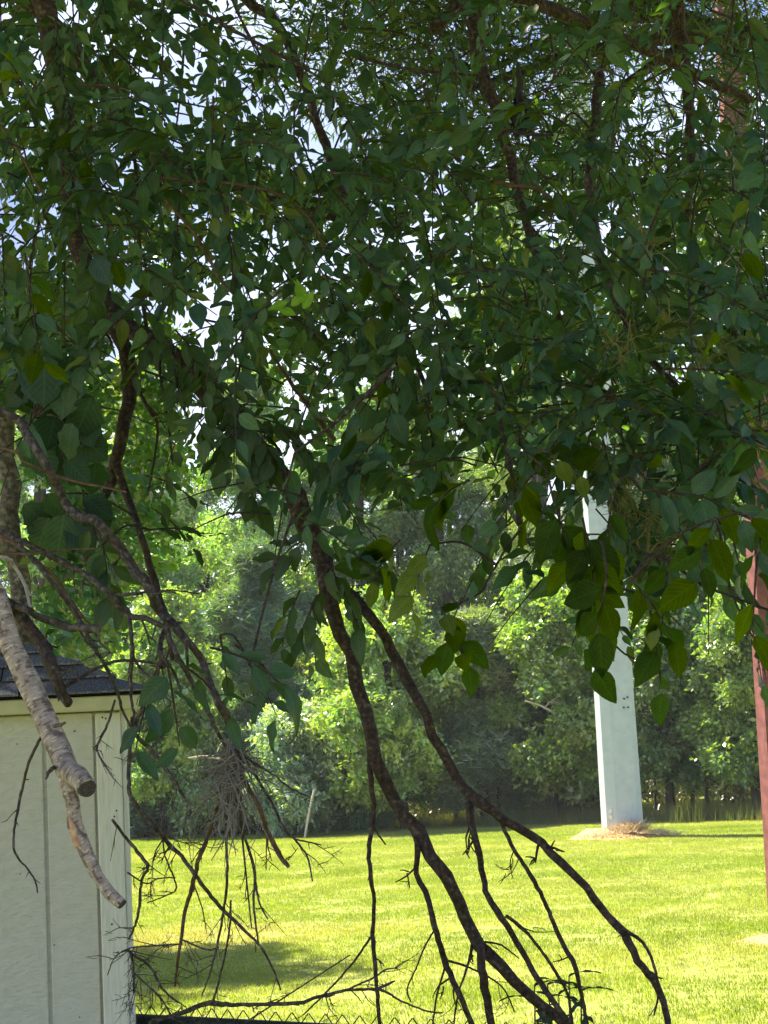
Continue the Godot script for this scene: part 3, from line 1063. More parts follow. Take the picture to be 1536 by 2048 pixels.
func near_tree() -> void:
	var foot := Vector3(-1.85, 0, -4.7)
	tree = thing("leafy_tree", "old tree with dark drooping leafless limbs and a crown of large leaves overhead", "tree", foot)
	var tr := MB.new()
	tr.tube([foot - Vector3(0, 0.2, 0), foot + Vector3(0.03, 1.6, 0), foot + Vector3(-0.02, 3.2, -0.05), foot + Vector3(0.1, 5.0, -0.2), foot + Vector3(0.5, 7.5, -0.8)], [0.2, 0.16, 0.15, 0.12, 0.06], 16, 0.12)
	part(tree, "trunk", tr, M.bark)
	# the great dark limbs
	branch("limb", [[-640, -420, 70], [-260, -330, 62], [20, -160, 54], [110, 120, 38], [132, 330, 36], [146, 470, 36], [176, 560, 37], [222, 622, 40], [300, 682, 38], [392, 757, 38], [470, 850, 38], [540, 925, 40], [582, 990, 44], [612, 1052, 42], [642, 1115, 38], [656, 1180, 34], [668, 1235, 30], [700, 1312, 29], [732, 1425, 28], [752, 1520, 28], [790, 1600, 27], [836, 1665, 26], [890, 1752, 25], [930, 1832, 25], [958, 1893, 27], [1002, 1936, 22], [1062, 1990, 21], [1112, 2032, 20], [1160, 2075, 18]], 4.9, 4.6, M.bark, 6, 14, 0.16, 40.0)
	branch("limb", [[958, 1880, 18], [964, 1935, 18], [974, 1995, 17], [988, 2070, 16]], 4.62, 4.6, M.bark, 1, 9)
	branch("limb", [[215, 610, 34], [232, 652, 33], [252, 702, 32], [262, 746, 30], [258, 802, 26], [246, 870, 25], [232, 930, 25], [207, 1000, 18], [186, 1060, 17], [172, 1130, 14]], 4.92, 5.1, M.bark, 3, 11, 0.14)
	branch("limb", [[232, 925, 18], [250, 985, 16], [270, 1032, 15], [285, 1082, 14], [310, 1162, 16], [326, 1222, 15], [336, 1262, 12], [345, 1320, 9]], 5.0, 4.6, M.bark, 2, 9)
	branch("limb", [[672, 1162, 20], [692, 1180, 22], [722, 1210, 22], [757, 1252, 21], [787, 1302, 21], [816, 1362, 20], [850, 1432, 20], [882, 1502, 20], [922, 1566, 21], [962, 1602, 20], [1010, 1640, 18], [1062, 1672, 18], [1122, 1722, 17], [1172, 1777, 16], [1216, 1832, 16], [1246, 1864, 17], [1276, 1922, 15], [1306, 1962, 16], [1326, 2002, 14], [1340, 2075, 12]], 4.85, 4.3, M.bark, 10, 11, 0.16, 40.0)
	branch("branch", [[938, 1580, 16], [942, 1640, 15], [955, 1692, 13], [966, 1752, 12], [976, 1792, 12], [1002, 1832, 14], [1032, 1882, 12], [1066, 1942, 12], [1102, 1996, 12], [1160, 2075, 11]], 4.6, 4.5, M.bark, 3, 8)
	branch("branch", [[1000, 1640, 8], [1030, 1702, 8], [1070, 1766, 9], [1102, 1832, 9], [1126, 1890, 10], [1146, 1922, 11], [1156, 1962, 9], [1166, 2002, 8], [1178, 2070, 7]], 4.55, 4.45, M.bark, 4, 7)
	branch("branch", [[1012, 1832, 8], [1050, 1862, 7], [1086, 1906, 6], [1116, 1952, 7], [1136, 1992, 6], [1148, 2070, 5]], 4.55, 4.5, M.bark, 3, 6)
	branch("branch", [[1244, 1858, 8], [1280, 1880, 7], [1301, 1911, 6], [1313, 1952, 6], [1316, 1992, 5], [1308, 2030, 4]], 4.38, 4.3, M.bark, 3, 6)
	branch("branch", [[738, 1470, 12], [742, 1560, 11], [748, 1622, 10], [738, 1690, 9], [740, 1742, 9], [748, 1802, 8], [745, 1872, 9], [750, 1922, 9], [755, 1992, 8], [760, 2075, 8]], 4.75, 4.6, M.bark, 3, 8)
	branch("branch", [[748, 1655, 5], [758, 1671, 4], [771, 1689, 3]], 4.7, 4.7, M.bark, 0, 6)
	branch("branch", [[741, 1875, 5], [702, 1930, 4.5], [652, 1985, 4], [606, 2030, 3]], 4.65, 4.75, M.bark, 2, 6)
	branch("branch", [[826, 1650, 15], [836, 1702, 12], [832, 1747, 11], [850, 1782, 12], [866, 1832, 12], [876, 1882, 12], [890, 1922, 13], [906, 1962, 12], [926, 2006, 12], [955, 2075, 10]], 4.7, 4.55, M.bark, 4, 8)
	branch("branch", [[870, 1858, 4], [850, 1892, 4], [834, 1932, 3.5], [815, 1977, 3.5], [822, 2004, 3]], 4.62, 4.55, M.bark, 2, 5)
	branch("branch", [[890, 1935, 5], [875, 1987, 4.5], [865, 2050, 4]], 4.6, 4.5, M.bark, 1, 5)
	branch("branch", [[898, 1922, 5], [940, 1936, 4.5], [982, 1957, 4], [1010, 1982, 3.5], [1029, 2024, 3]], 4.62, 4.7, M.bark, 3, 5)
	branch("branch", [[968, 1884, 5], [1000, 1889, 4], [1024, 1906, 3.5], [1038, 1917, 2.5]], 4.65, 4.6, M.bark, 1, 5)
	branch("branch", [[945, 1895, 5], [931, 1946, 5], [916, 1990, 4], [906, 2060, 4]], 4.6, 4.5, M.bark, 2, 5)
	branch("branch", [[262, 736, 6], [310, 748, 5], [362, 776, 4], [402, 806, 3]], 4.95, 4.8, M.bark, 2, 6)
	branch("branch", [[265, 752, 8], [278, 782, 8], [300, 822, 8], [314, 846, 7], [312, 900, 5], [295, 990, 4]], 4.95, 4.8, M.bark, 2, 6)
	branch("branch", [[140, 600, 6], [185, 642, 6], [216, 672, 6], [224, 690, 5]], 4.9, 4.95, M.bark, 3, 6)
	branch("branch", [[268, 300, 8], [290, 640, 9], [315, 700, 7], [322, 760, 6], [338, 860, 5], [345, 930, 4]], 4.9, 4.7, M.bark, 2, 6)
	# limbs lost among the leaves
	branch("limb", [[-300, -220, 40], [100, 40, 32], [210, 200, 30], [380, 340, 26], [560, 400, 20], [680, 440, 14]], 5.4, 6.4, M.bark, 2, 8)
	branch("limb", [[-300, -150, 50], [120, -130, 44], [480, -120, 38], [860, -70, 32], [1200, 60, 26], [1500, 200, 18]], 5.6, 7.4, M.bark, 2, 8)
	branch("limb", [[860, 60, 26], [960, -20, 34], [950, 90, 30], [1000, 240, 24], [1060, 470, 18], [1120, 640, 13]], 6.2, 5.6, M.bark, 2, 8)
	branch("limb", [[1200, 150, 22], [1180, 400, 20], [1250, 640, 17], [1380, 800, 13], [1560, 900, 10]], 6.8, 5.2, M.bark, 2, 8)
	branch("limb", [[1350, -60, 26], [1362, 60, 24], [1376, 200, 22], [1384, 330, 18], [1370, 470, 12]], 8.6, 8.2, M.bark, 4, 8)
	branch("limb", [[440, -40, 24], [560, 60, 20], [640, 260, 18], [720, 480, 15], [800, 640, 13], [860, 800, 9]], 6.0, 5.2, M.bark, 2, 8)
	branch("branch", [[0, 250, 5], [40, 308, 5], [85, 385, 4.5], [100, 402, 3.5]], 4.4, 4.3, M.tan_bark, 1, 6)
	branch("branch", [[300, 352, 6], [380, 362, 7], [470, 368, 7], [560, 390, 6], [620, 440, 5], [648, 500, 4]], 4.6, 4.4, M.tan_bark, 2, 6)
	branch("branch", [[330, 400, 6], [385, 462, 7], [420, 520, 7], [440, 560, 6], [465, 588, 4]], 4.5, 4.4, M.tan_bark, 1, 6)
	branch("branch", [[540, 700, 5], [556, 726, 6], [590, 778, 9], [640, 842, 11], [668, 878, 10]], 4.9, 5.2, M.tan_bark, 1, 7)
	branch("branch", [[560, 615, 8], [620, 660, 9], [672, 720, 9], [690, 742, 8], [720, 760, 6]], 5.0, 5.2, M.bark, 1, 7)
	branch("branch", [[990, 365, 10], [1030, 372, 9], [1075, 378, 8], [1102, 398, 5]], 4.7, 4.6, M.tan_bark, 1, 6)
	branch("branch", [[1165, 742, 10], [1200, 780, 8], [1262, 812, 7], [1350, 836, 7], [1445, 856, 6], [1540, 862, 5]], 4.8, 4.4, M.tan_bark, 2, 6)
	branch("branch", [[985, 780, 9], [1000, 840, 8], [1020, 930, 8], [1036, 1020, 8], [1044, 1060, 8], [1060, 1090, 4]], 4.7, 4.4, M.bark, 2, 6)
	branch("branch", [[1042, 1056, 6], [1010, 1100, 5], [975, 1160, 5], [960, 1185, 5], [905, 1212, 4]], 4.4, 4.25, M.bark, 1, 6)
	branch("branch", [[838, 690, 8], [818, 705, 9], [790, 730, 8], [752, 752, 5]], 4.9, 5.0, M.bark, 1, 6)
	branch("branch", [[1265, 1102, 6], [1330, 1120, 7], [1400, 1166, 6], [1470, 1196, 6], [1545, 1222, 5]], 4.4, 3.9, M.bark, 2, 6)
	branch("branch", [[1110, 1110, 6], [1140, 1150, 5], [1180, 1225, 5], [1240, 1300, 4], [1300, 1330, 3]], 4.3, 3.9, M.bark, 1, 6)
	branch("branch", [[1460, 1180, 4], [1500, 1264, 5], [1524, 1292, 5], [1550, 1312, 4]], 3.9, 3.8, M.bark, 4, 6)
	# dead grey limbs hanging from the left
	var g: Material = M.grey_bark
	branch("dead_limb", [[-620, 560, 40], [-300, 720, 30], [-60, 800, 22], [28, 836, 18], [62, 880, 18], [96, 940, 18], [122, 992, 18], [156, 1030, 18], [200, 1045, 19], [235, 1094, 20], [266, 1141, 20], [289, 1160, 21], [305, 1195, 19], [324, 1227, 19], [346, 1250, 20], [376, 1283, 16], [404, 1322, 15], [420, 1366, 14], [437, 1404, 15], [458, 1450, 17], [474, 1490, 22], [482, 1530, 14]], 4.2, 3.9, g, 9, 11, 0.14)
	branch("dead_branch", [[-560, 900, 30], [-200, 1010, 20], [0, 1064, 14], [31, 1078, 13], [109, 1115, 12], [166, 1145, 12], [211, 1182, 13], [230, 1198, 15], [254, 1229, 13], [300, 1240, 11], [335, 1256, 11]], 4.2, 3.95, g, 6, 9, 0.12)
	branch("dead_branch", [[259, 1237, 9], [263, 1272, 8], [264, 1306, 10], [262, 1352, 7], [263, 1400, 6], [268, 1432, 5], [262, 1450, 4]], 3.95, 3.9, g, 4, 7)
	branch("dead_branch", [[265, 1310, 7], [284, 1342, 6], [310, 1362, 5], [326, 1378, 4]], 3.95, 3.9, g, 2, 6)
	branch("dead_branch", [[328, 1262, 11], [320, 1294, 11], [323, 1315, 11], [315, 1342, 9], [298, 1384, 8], [282, 1420, 8], [270, 1466, 9], [309, 1506, 9], [342, 1555, 8], [378, 1607, 6]], 3.95, 3.8, g, 9, 7)
	branch("dead_branch", [[324, 1317, 7], [338, 1328, 7], [350, 1350, 6], [362, 1382, 5]], 3.9, 3.9, g, 1, 6)
	branch("dead_branch", [[336, 1262, 9], [350, 1303, 10], [376, 1350, 10], [399, 1396, 9], [423, 1437, 9], [436, 1466, 8], [462, 1508, 6]], 3.93, 3.88, g, 3, 7)
	branch("dead_branch", [[374, 1282, 7], [374, 1310, 7], [376, 1340, 5]], 3.9, 3.92, g, 0, 6)
	branch("dead_branch", [[240, 1100, 5], [300, 1182, 4], [340, 1180, 4], [400, 1188, 2.5]], 3.95, 3.9, g, 0, 5)
	branch("dead_branch", [[230, 1190, 7], [262, 1188, 7], [320, 1182, 5], [352, 1186, 4]], 3.9, 3.9, g, 0, 6)
	branch("dead_branch", [[470, 1495, 7], [494, 1528, 7], [537, 1594, 6], [568, 1656, 6], [591, 1680, 5], [615, 1715, 4], [625, 1762, 3]], 3.85, 3.8, g, 4, 6)
	branch("dead_branch", [[590, 1679, 4], [616, 1684, 3.5], [642, 1690, 3]], 3.8, 3.8, g, 2, 5)
	branch("dead_branch", [[472, 1530, 9], [486, 1555, 9], [517, 1613, 9], [537, 1664, 9], [556, 1707, 10], [576, 1732, 9]], 3.85, 3.75, M.tan_bark, 3, 7)
	branch("dead_branch", [[474, 1540, 7], [479, 1590, 6], [484, 1655, 6], [509, 1742, 6], [507, 1808, 5], [517, 1888, 4]], 3.85, 3.8, g, 6, 6)
	branch("dead_branch", [[509, 1740, 5], [517, 1800, 4.5], [535, 1838, 3]], 3.8, 3.8, g, 3, 5)
	branch("dead_branch", [[484, 1660, 5], [494, 1770, 4], [503, 1856, 3]], 3.82, 3.85, g, 3, 5)
	branch("dead_branch", [[480, 1510, 6], [540, 1545, 5], [580, 1575, 4], [619, 1594, 3]], 3.85, 3.9, g, 2, 5)
	branch("dead_branch", [[460, 1560, 8], [452, 1655, 6], [455, 1750, 6], [447, 1822, 6], [435, 1888, 5], [420, 1947, 4], [404, 1990, 3]], 3.85, 3.9, g, 10, 6, 0.1, 75.0)
	branch("dead_branch", [[462, 1800, 4], [458, 1868, 4.5], [437, 1966, 4.5], [425, 2004, 6]], 3.9, 4.0, g, 5, 5)
	branch("dead_branch", [[264, 1436, 7], [258, 1520, 8], [262, 1594, 9], [300, 1642, 10], [342, 1693, 9], [363, 1712, 8], [389, 1749, 8], [439, 1812, 8], [499, 1870, 6], [523, 1896, 5], [548, 1942, 4], [561, 1980, 3]], 3.8, 3.9, g, 12, 7, 0.1, 70.0)
	branch("dead_branch", [[470, 1530, 9], [440, 1602, 8], [415, 1678, 8], [399, 1715, 9], [387, 1762, 9], [369, 1828, 8], [362, 1880, 7], [355, 1920, 6], [350, 1972, 4]], 3.85, 3.95, M.tan_bark, 12, 7, 0.1, 80.0)
	branch("dead_branch", [[225, 1640, 6], [256, 1681, 7], [276, 1705, 8], [296, 1733, 8], [286, 1752, 6], [282, 1772, 6], [278, 1820, 6], [270, 1850, 5], [258, 1878, 4]], 3.9, 3.9, g, 7, 6, 0.1, 70.0)
	branch("dead_branch", [[322, 1600, 3.5], [326, 1680, 4], [332, 1717, 4], [348, 1755, 4], [352, 1779, 3.5], [335, 1790, 3], [294, 1806, 2.5]], 3.9, 3.9, g, 5, 5)
	branch("dead_branch", [[350, 1755, 3], [316, 1757, 3], [292, 1767, 3], [255, 1745, 4]], 3.9, 3.9, g, 4, 5)
	branch("dead_branch", [[255, 1900, 5], [264, 1908, 6], [290, 1924, 5.5], [308, 1944, 5], [324, 1976, 5], [348, 1998, 4], [364, 2008, 3]], 3.95, 4.0, g, 14, 6, 0.1, 70.0)
	branch("dead_branch", [[264, 1906, 5], [267, 1950, 4.5], [267, 1985, 3.5]], 3.95, 3.95, g, 8, 5, 0.1, 70.0)
	branch("dead_branch", [[366, 1880, 4], [400, 1895, 4], [420, 1900, 3.5], [434, 1896, 4]], 3.95, 3.95, g, 3, 5)
	branch("dead_branch", [[364, 1888, 4], [320, 1891, 3.5], [262, 1896, 3], [230, 1915, 2.5], [215, 1950, 2]], 3.95, 3.9, g, 10, 5, 0.1, 60.0)
	branch("dead_branch", [[266, 1945, 4], [300, 1975, 3.5], [325, 2000, 3], [345, 2040, 3]], 3.95, 4.0, g, 9, 5, 0.1, 65.0)
	branch("dead_branch", [[300, 2046, 8], [362, 2026, 10], [410, 2008, 10], [426, 2004, 13], [440, 2008, 11], [480, 2010, 8], [540, 2008, 8], [600, 2005, 8], [650, 1990, 7], [702, 1980, 6], [752, 1979, 6], [776, 1986, 5], [802, 2002, 4], [850, 2021, 4], [884, 2026, 3]], 4.1, 4.4, g, 14, 7, 0.1, 55.0)
	branch("dead_branch", [[690, 1981, 4.5], [746, 1956, 4], [770, 1940, 3.5], [795, 1936, 2.5]], 4.3, 4.4, g, 4, 5)
	branch("dead_branch", [[752, 1979, 5], [776, 1968, 6], [790, 1962, 3]], 4.4, 4.35, g, 0, 6)
	branch("dead_branch", [[700, 1910, 3], [420, 2090, 4]], 4.3, 4.1, g, 2, 4)
	branch("dead_branch", [[84, 1440, 7], [84, 1470, 7], [57, 1527, 6], [40, 1598, 6], [28, 1668, 5], [30, 1706, 5], [57, 1740, 4], [71, 1763, 4], [75, 1785, 3]], 3.3, 3.25, g, 7, 6, 0.1, 40.0)
	branch("dead_branch", [[230, 1400, 5], [215, 1450, 5], [195, 1490, 5], [196, 1505, 4], [214, 1538, 3]], 3.6, 3.55, g, 7, 5, 0.1, 45.0)
	branch("dead_branch", [[205, 1320, 8], [232, 1375, 7], [245, 1420, 6], [262, 1455, 5]], 3.7, 3.75, g, 2, 6)
	branch("dead_branch", [[40, 1090, 11], [92, 1150, 10], [121, 1186, 10], [156, 1235, 10], [172, 1265, 9], [191, 1298, 9], [205, 1322, 8]], 3.8, 3.7, g, 2, 7)
	branch("dead_branch", [[-200, 990, 14], [0, 1072, 10], [60, 1112, 9], [110, 1155, 9], [140, 1200, 8], [160, 1226, 6], [180, 1248, 4]], 3.9, 3.8, M.tan_bark, 2, 6)
	branch("dead_branch", [[-300, 860, 9], [0, 895, 7], [50, 925, 6], [120, 954, 6], [200, 973, 5], [252, 984, 3.5]], 4.0, 3.9, M.tan_bark, 2, 6)
	branch("dead_branch", [[-200, 1120, 7], [0, 1108, 5], [62, 1108, 4.5], [130, 1100, 4], [200, 1097, 3]], 3.8, 3.8, M.tan_bark, 1, 6)
	branch("dead_branch", [[-160, 1080, 10], [0, 1113, 8], [26, 1130, 8], [50, 1170, 7], [60, 1212, 6], [74, 1238, 5]], 3.6, 3.6, M.pale_stick, 2, 6)
	branch("dead_branch", [[-200, 1150, 22], [0, 1203, 14], [58, 1222, 14], [82, 1236, 15], [132, 1251, 17], [196, 1259, 17]], 3.6, 3.5, g, 3, 10, 0.14)
	branch("dead_limb", [[-300, 1000, 40], [-60, 1150, 22], [0, 1197, 21], [45, 1240, 25], [82, 1292, 25], [110, 1350, 24], [137, 1406, 20]], 3.6, 3.5, M.bark, 4, 12, 0.2, 45.0)
	branch("dead_branch", [[100, 1320, 7], [126, 1342, 7], [150, 1340, 5], [158, 1362, 4]], 3.55, 3.5, g, 3, 6)
	# the sawn pale limb before the shed, its lower arm and cut ends
	branch("sawn_limb", [[-260, 800, 60], [-120, 1010, 50], [-14, 1190, 44], [20, 1290, 43], [58, 1370, 45], [92, 1440, 47], [118, 1508, 46], [136, 1540, 46], [156, 1560, 44], [174, 1576, 40]], 3.4, 3.1, M.pale_bark, 0, 18, 0.12)
	branch("sawn_limb", [[122, 1525, 24], [132, 1562, 28], [142, 1606, 29], [150, 1650, 30], [166, 1702, 27], [192, 1750, 25], [224, 1788, 25], [243, 1808, 22]], 3.16, 3.1, M.pale_bark, 0, 16, 0.16)
	branch("stub", [[108, 1452, 8], [120, 1450, 7], [130, 1446, 5]], 3.1, 3.05, M.tan_bark, 0, 7)
	branch("stub", [[108, 1534, 8], [98, 1544, 8], [92, 1558, 4]], 3.12, 3.08, M.tan_bark, 0, 7)
	sawn_end(P(174, 1576, 3.1), P(174, 1576, 3.1) - P(156, 1560, 3.1333), 20.0 * 3.1 / F)
	sawn_end(P(243, 1808, 3.1), P(243, 1808, 3.1) - P(224, 1788, 3.1086), 11.0 * 3.1 / F)
	bare_strip([[139, 1636], [146, 1658], [153, 1680], [161, 1698]], 3.13, 29.0)
	tangle()
	crown()


func sawn_end(at: Vector3, dir: Vector3, r: float) -> void:
	var b := MB.new()
	dir = dir.normalized()
	b.tube([at - dir * 0.004, at + dir * 0.0025], [r * 1.0, r * 0.93], 18, 0.0)
	part(tree, "cut_end", b, M.cut_wood)

func bare_strip(px: Array, d: float, w: float) -> void:     # where the bark has come away
	var b := MB.new()
	var pts := []
	for q in px:
		pts.append(P(q[0] + 2.0, q[1], d) + view * Vector3(0, 0, w * 0.5 * d / F * 0.62))
	b.tube(pts, [0.002, 0.0056, 0.0056, 0.002], 9, 0.3)
	part(tree, "bare_wood", b, M.bare_wood)

func tangle() -> void:      # the snarl of fine dead twigs where the grey limb breaks
	var b := MB.new()
	rng.seed = 321
	for k in 105:
		var s := P(470.0 + rng.randfn() * 9.0, 1500.0 + rf(-20, 60), 3.85 + rng.randfn() * 0.04)
		var e := P(445.0 + rng.randfn() * 55.0 + (30.0 if k % 4 == 0 else 0.0), 1610.0 + rng.randfn() * 65.0, 3.85 + rng.randfn() * 0.12)
		var m := s.lerp(e, 0.5) + rdir() * 0.06
		b.tube([s, m, e], [0.0016, 0.0013, 0.0006], 4, 0.0, false)
	for k in 26:
		var s := P(465.0 + rng.randfn() * 8.0, 1560.0 + rf(-40, 50), 3.84)
		b.tube([s, s + Vector3(rf(-0.02, 0.02), rf(-0.07, -0.03), rf(-0.02, 0.02)), s + Vector3(rf(-0.06, 0.03), rf(-0.13, -0.07), 0.0)], [0.0026, 0.002, 0.001], 5, 0.0, false)
	var o := part(tree, "dead_twigs", b, M.dead_twig)
	o.set_meta("kind", "stuff")

func crown() -> void:
	var shapes := [leaf_shape(0.25, 0.18, 0.22, 0.0, 1), leaf_shape(0.335, 0.3, 0.12, 0.0, 2), leaf_shape(0.21, 0.05, 0.34, 0.0, 3), leaf_shape(0.27, 0.62, 0.2, 0.0, 4), leaf_shape(0.42, 0.2, 0.1, 0.16, 5)]
	var twigs := MB.new()
	# how thick the leaves hang, over the view from the yard: one figure for 128 pixels, rows downwards
	var thick := [
		"998445343545",
		"987656354444",
		"998887767756",
		"999888888878",
		"877777788999",
		"822567899999",
		"711256889999",
		"500155777889",
		"200034645677",
		"000012112432"]
	rng.seed = 5150
	clear = true
	for row in range(-1, thick.size()):
		for col in 12:
			var w := int(thick[maxi(row, 0)][col])
			var n := int(round((w * w * 0.086 + w * 0.14) * 1.85 + rf(-0.4, 0.4)))
			for k in n:
				var far := rng.randf()
				var d := lerpf(4.2, 8.4, far * far * 0.6 + far * 0.4)
				if row > 6:
					d = lerpf(4.1, 5.6, far)
				if col < 2 and row > 4:
					d = lerpf(4.6, 6.4, far)
				var p := P((col + rng.randf()) * 128.0, (row + rng.randf()) * 128.0 - 80.0, d)
				var hang := pixel(p + Vector3(0, -0.12, 0))
				var open := false
				for o in WINDOWS:
					if Vector2((hang.x - o[0]) / o[2], (hang.y - o[1]) / o[3]).length_squared() < 1.0 and rng.randf() < o[4] + 0.04:
						open = true
				if open:
					continue
				var q := nearest_node(p)
				if q.distance_to(p) > 0.3:
					var m := p.lerp(q, 0.5) + rdir() * 0.06 + Vector3(0, 0.05, 0)
					twigs.tube([q, m, p], [0.006, 0.0045, 0.003], 5, 0.0, false)
					nodes.append(m)
				nodes.append(p)
				var dir := ((p - q).normalized() * 0.6 + rdir() * 0.8 + Vector3(0, -0.12, 0)).normalized()
				leafy_twig(twigs, p, dir, rf(0.22, 0.38), rng.randi_range(10, 14), rf(0.042, 0.074) if row < 6 else rf(0.05, 0.088))
	# sprays that hang clear of the rest: x, y, depth, screen direction, leaves, size
	var hero := [[880, 1215, 4.2, 60, 6, 0.115], [925, 1195, 4.2, 110, 5, 0.11], [1110, 1130, 4.0, 70, 6, 0.13], [1165, 1150, 3.9, 80, 7, 0.14], [1200, 1200, 3.9, 95, 7, 0.14], [1215, 1270, 3.8, 100, 6, 0.125],
		[1262, 1275, 3.8, 50, 5, 0.125], [1300, 1335, 3.8, 80, 5, 0.11], [1480, 1140, 3.4, 30, 5, 0.15], [1520, 1190, 3.4, 100, 4, 0.13], [1430, 1150, 3.8, 110, 5, 0.12], [1340, 1230, 3.9, 100, 5, 0.1],
		[1010, 930, 4.3, 60, 6, 0.12], [940, 960, 4.3, 150, 6, 0.11], [1060, 1010, 4.2, 20, 5, 0.11], [860, 1090, 4.4, 110, 6, 0.1], [800, 1080, 4.4, 130, 6, 0.1], [335, 1385, 3.5, 80, 5, 0.11], [350, 1375, 3.45, 40, 4, 0.11], [310, 1400, 3.5, 105, 4, 0.10],
		[420, 1350, 3.5, 20, 5, 0.11], [500, 1330, 4.0, 60, 5, 0.1], [440, 1270, 4.2, 80, 4, 0.08], [470, 1290, 4.2, 40, 4, 0.07], [290, 990, 4.7, 20, 6, 0.09], [300, 1060, 4.7, 0, 6, 0.09], [310, 1020, 4.7, 40, 5, 0.09], [205, 1090, 4.5, 80, 5, 0.14], [190, 1120, 4.5, 60, 4, 0.13],
		[170, 1040, 4.6, 60, 5, 0.15], [110, 160, 4.5, 70, 10, 0.1], [130, 260, 4.5, 110, 10, 0.1], [120, 340, 4.5, 60, 10, 0.1], [150, 420, 4.5, 100, 10, 0.1], [160, 500, 4.5, 60, 10, 0.1], [200, 560, 4.5, 110, 9, 0.1], [110, 80, 4.5, 80, 10, 0.1], [290, 650, 4.6, 60, 9, 0.1], [320, 690, 4.6, 120, 9, 0.1], [340, 720, 4.55, 80, 10, 0.095], [400, 745, 4.55, 120, 10, 0.095], [430, 800, 4.5, 50, 10, 0.095], [460, 830, 4.5, 140, 9, 0.09], [500, 870, 4.5, 20, 9, 0.09], [350, 700, 4.55, 50, 9, 0.1], [380, 735, 4.6, 60, 8, 0.1], [420, 770, 4.5, 100, 8, 0.105], [455, 815, 4.5, 70, 8, 0.105], [480, 850, 4.5, 110, 9, 0.105], [505, 880, 4.5, 60, 9, 0.105], [530, 905, 4.5, 100, 9, 0.105], [500, 840, 4.5, 130, 9, 0.105], [470, 890, 4.5, 90, 8, 0.1], [560, 900, 4.5, 40, 8, 0.1], [540, 960, 4.5, 120, 7, 0.09], [620, 1075, 4.5, 150, 6, 0.09], [650, 1120, 4.5, 60, 7, 0.09], [655, 1165, 4.5, 120, 7, 0.09], [690, 1130, 4.5, 10, 7, 0.095], [395, 880, 4.5, 60, 7, 0.085], [360, 900, 4.5, 110, 6, 0.08], [600, 1180, 4.6, 110, 6, 0.1], [630, 1230, 4.5, 90, 5, 0.1], [720, 1120, 4.6, 30, 6, 0.09], [1230, 1090, 4.0, 100, 5, 0.11]]
	rng.seed = 99
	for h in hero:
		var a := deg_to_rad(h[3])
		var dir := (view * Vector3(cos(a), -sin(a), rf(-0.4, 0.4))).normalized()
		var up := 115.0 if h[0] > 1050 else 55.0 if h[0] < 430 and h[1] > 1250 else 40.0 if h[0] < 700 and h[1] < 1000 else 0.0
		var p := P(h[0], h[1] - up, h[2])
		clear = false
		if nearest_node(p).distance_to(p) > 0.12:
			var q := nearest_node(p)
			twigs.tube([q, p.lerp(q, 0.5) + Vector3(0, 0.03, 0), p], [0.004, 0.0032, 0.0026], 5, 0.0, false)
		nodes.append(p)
		leafy_twig(twigs, p, dir, rf(0.10, 0.17), h[4], h[5] * (0.66 if h[0] < 520 else 0.7 if h[0] > 1050 else 0.8), 1 if h[0] > 700 and rng.randf() < 0.6 else -1, (Color(0.20, 0.26, 0.05) if h[0] > 700 and h[1] > 880 else Color(0.10, 0.165, 0.075)) * rf(0.7, 1.25))  # yellow-green tint paints the backlit look of the low right sprays
	clear = true
	for h in [[60, 700, 4.7], [110, 740, 4.6], [150, 690, 4.6], [165, 760, 4.6], [120, 830, 4.7], [160, 880, 4.6], [100, 900, 4.7], [140, 940, 4.7], [60, 850, 4.8], [165, 980, 4.7], [95, 990, 4.8], [30, 760, 4.8], [150, 820, 4.6], [120, 1030, 4.7]]:
		var p := P(h[0], h[1], h[2])
		for k in 3:
			var dir := (view * Vector3(rf(-0.8, 1.0), rf(-1.0, -0.2), rf(-0.3, 0.3))).normalized()
			add_leaf(p + rdir() * 0.07, dir, (view * Vector3(rf(-0.6, 0.6), rf(0.0, 0.8), 1.0)).normalized(), rf(0.09, 0.135), Color(0.06, 0.12, 0.065) * rf(0.8, 1.3), 4)
		var q := nearest_node(p)
		twigs.tube([q, p.lerp(q, 0.5) + Vector3(0, 0.03, 0), p], [0.004, 0.003, 0.002], 5, 0.0, false)
	var tw := part(tree, "twigs", twigs, M.bark)
	tw.set_meta("kind", "stuff")
	# the three hundred leaves that show largest are pieces of their own, the others one mass
	for L in leaf_at:
		var q: Vector3 = view.inverse() * (L[0].origin - EYE)
		var inside := absf(q.x / -q.z) < 0.22 and absf(q.y / -q.z) < 0.29
		L[3] = (L[3] / -q.z if inside else 0.0) + (0.5 * L[3] / -q.z if q.z > -4.4 and inside else 0.0)
	leaf_at.sort_custom(func(a, b): return a[3] > b[3])
	var where := [[], [], [], [], []]
	var tints := [[], [], [], [], []]
	for k in leaf_at.size():
		var L = leaf_at[k]
		if k < 300:
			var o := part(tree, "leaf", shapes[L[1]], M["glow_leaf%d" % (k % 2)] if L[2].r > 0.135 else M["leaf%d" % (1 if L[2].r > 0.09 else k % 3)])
			o.transform = Transform3D(L[0].basis, L[0].origin - tree.position)
		else:
			where[L[1]].append(L[0])
			tints[L[1]].append(L[2])
	for s in 5:
		if where[s].size():
			scatter(tree, "leaves", shapes[s], M.leaf, where[s], tints[s]).set_meta("kind", "stuff")
	# a spray of leaves with a sun fleck put into their lime colour
	clear = false
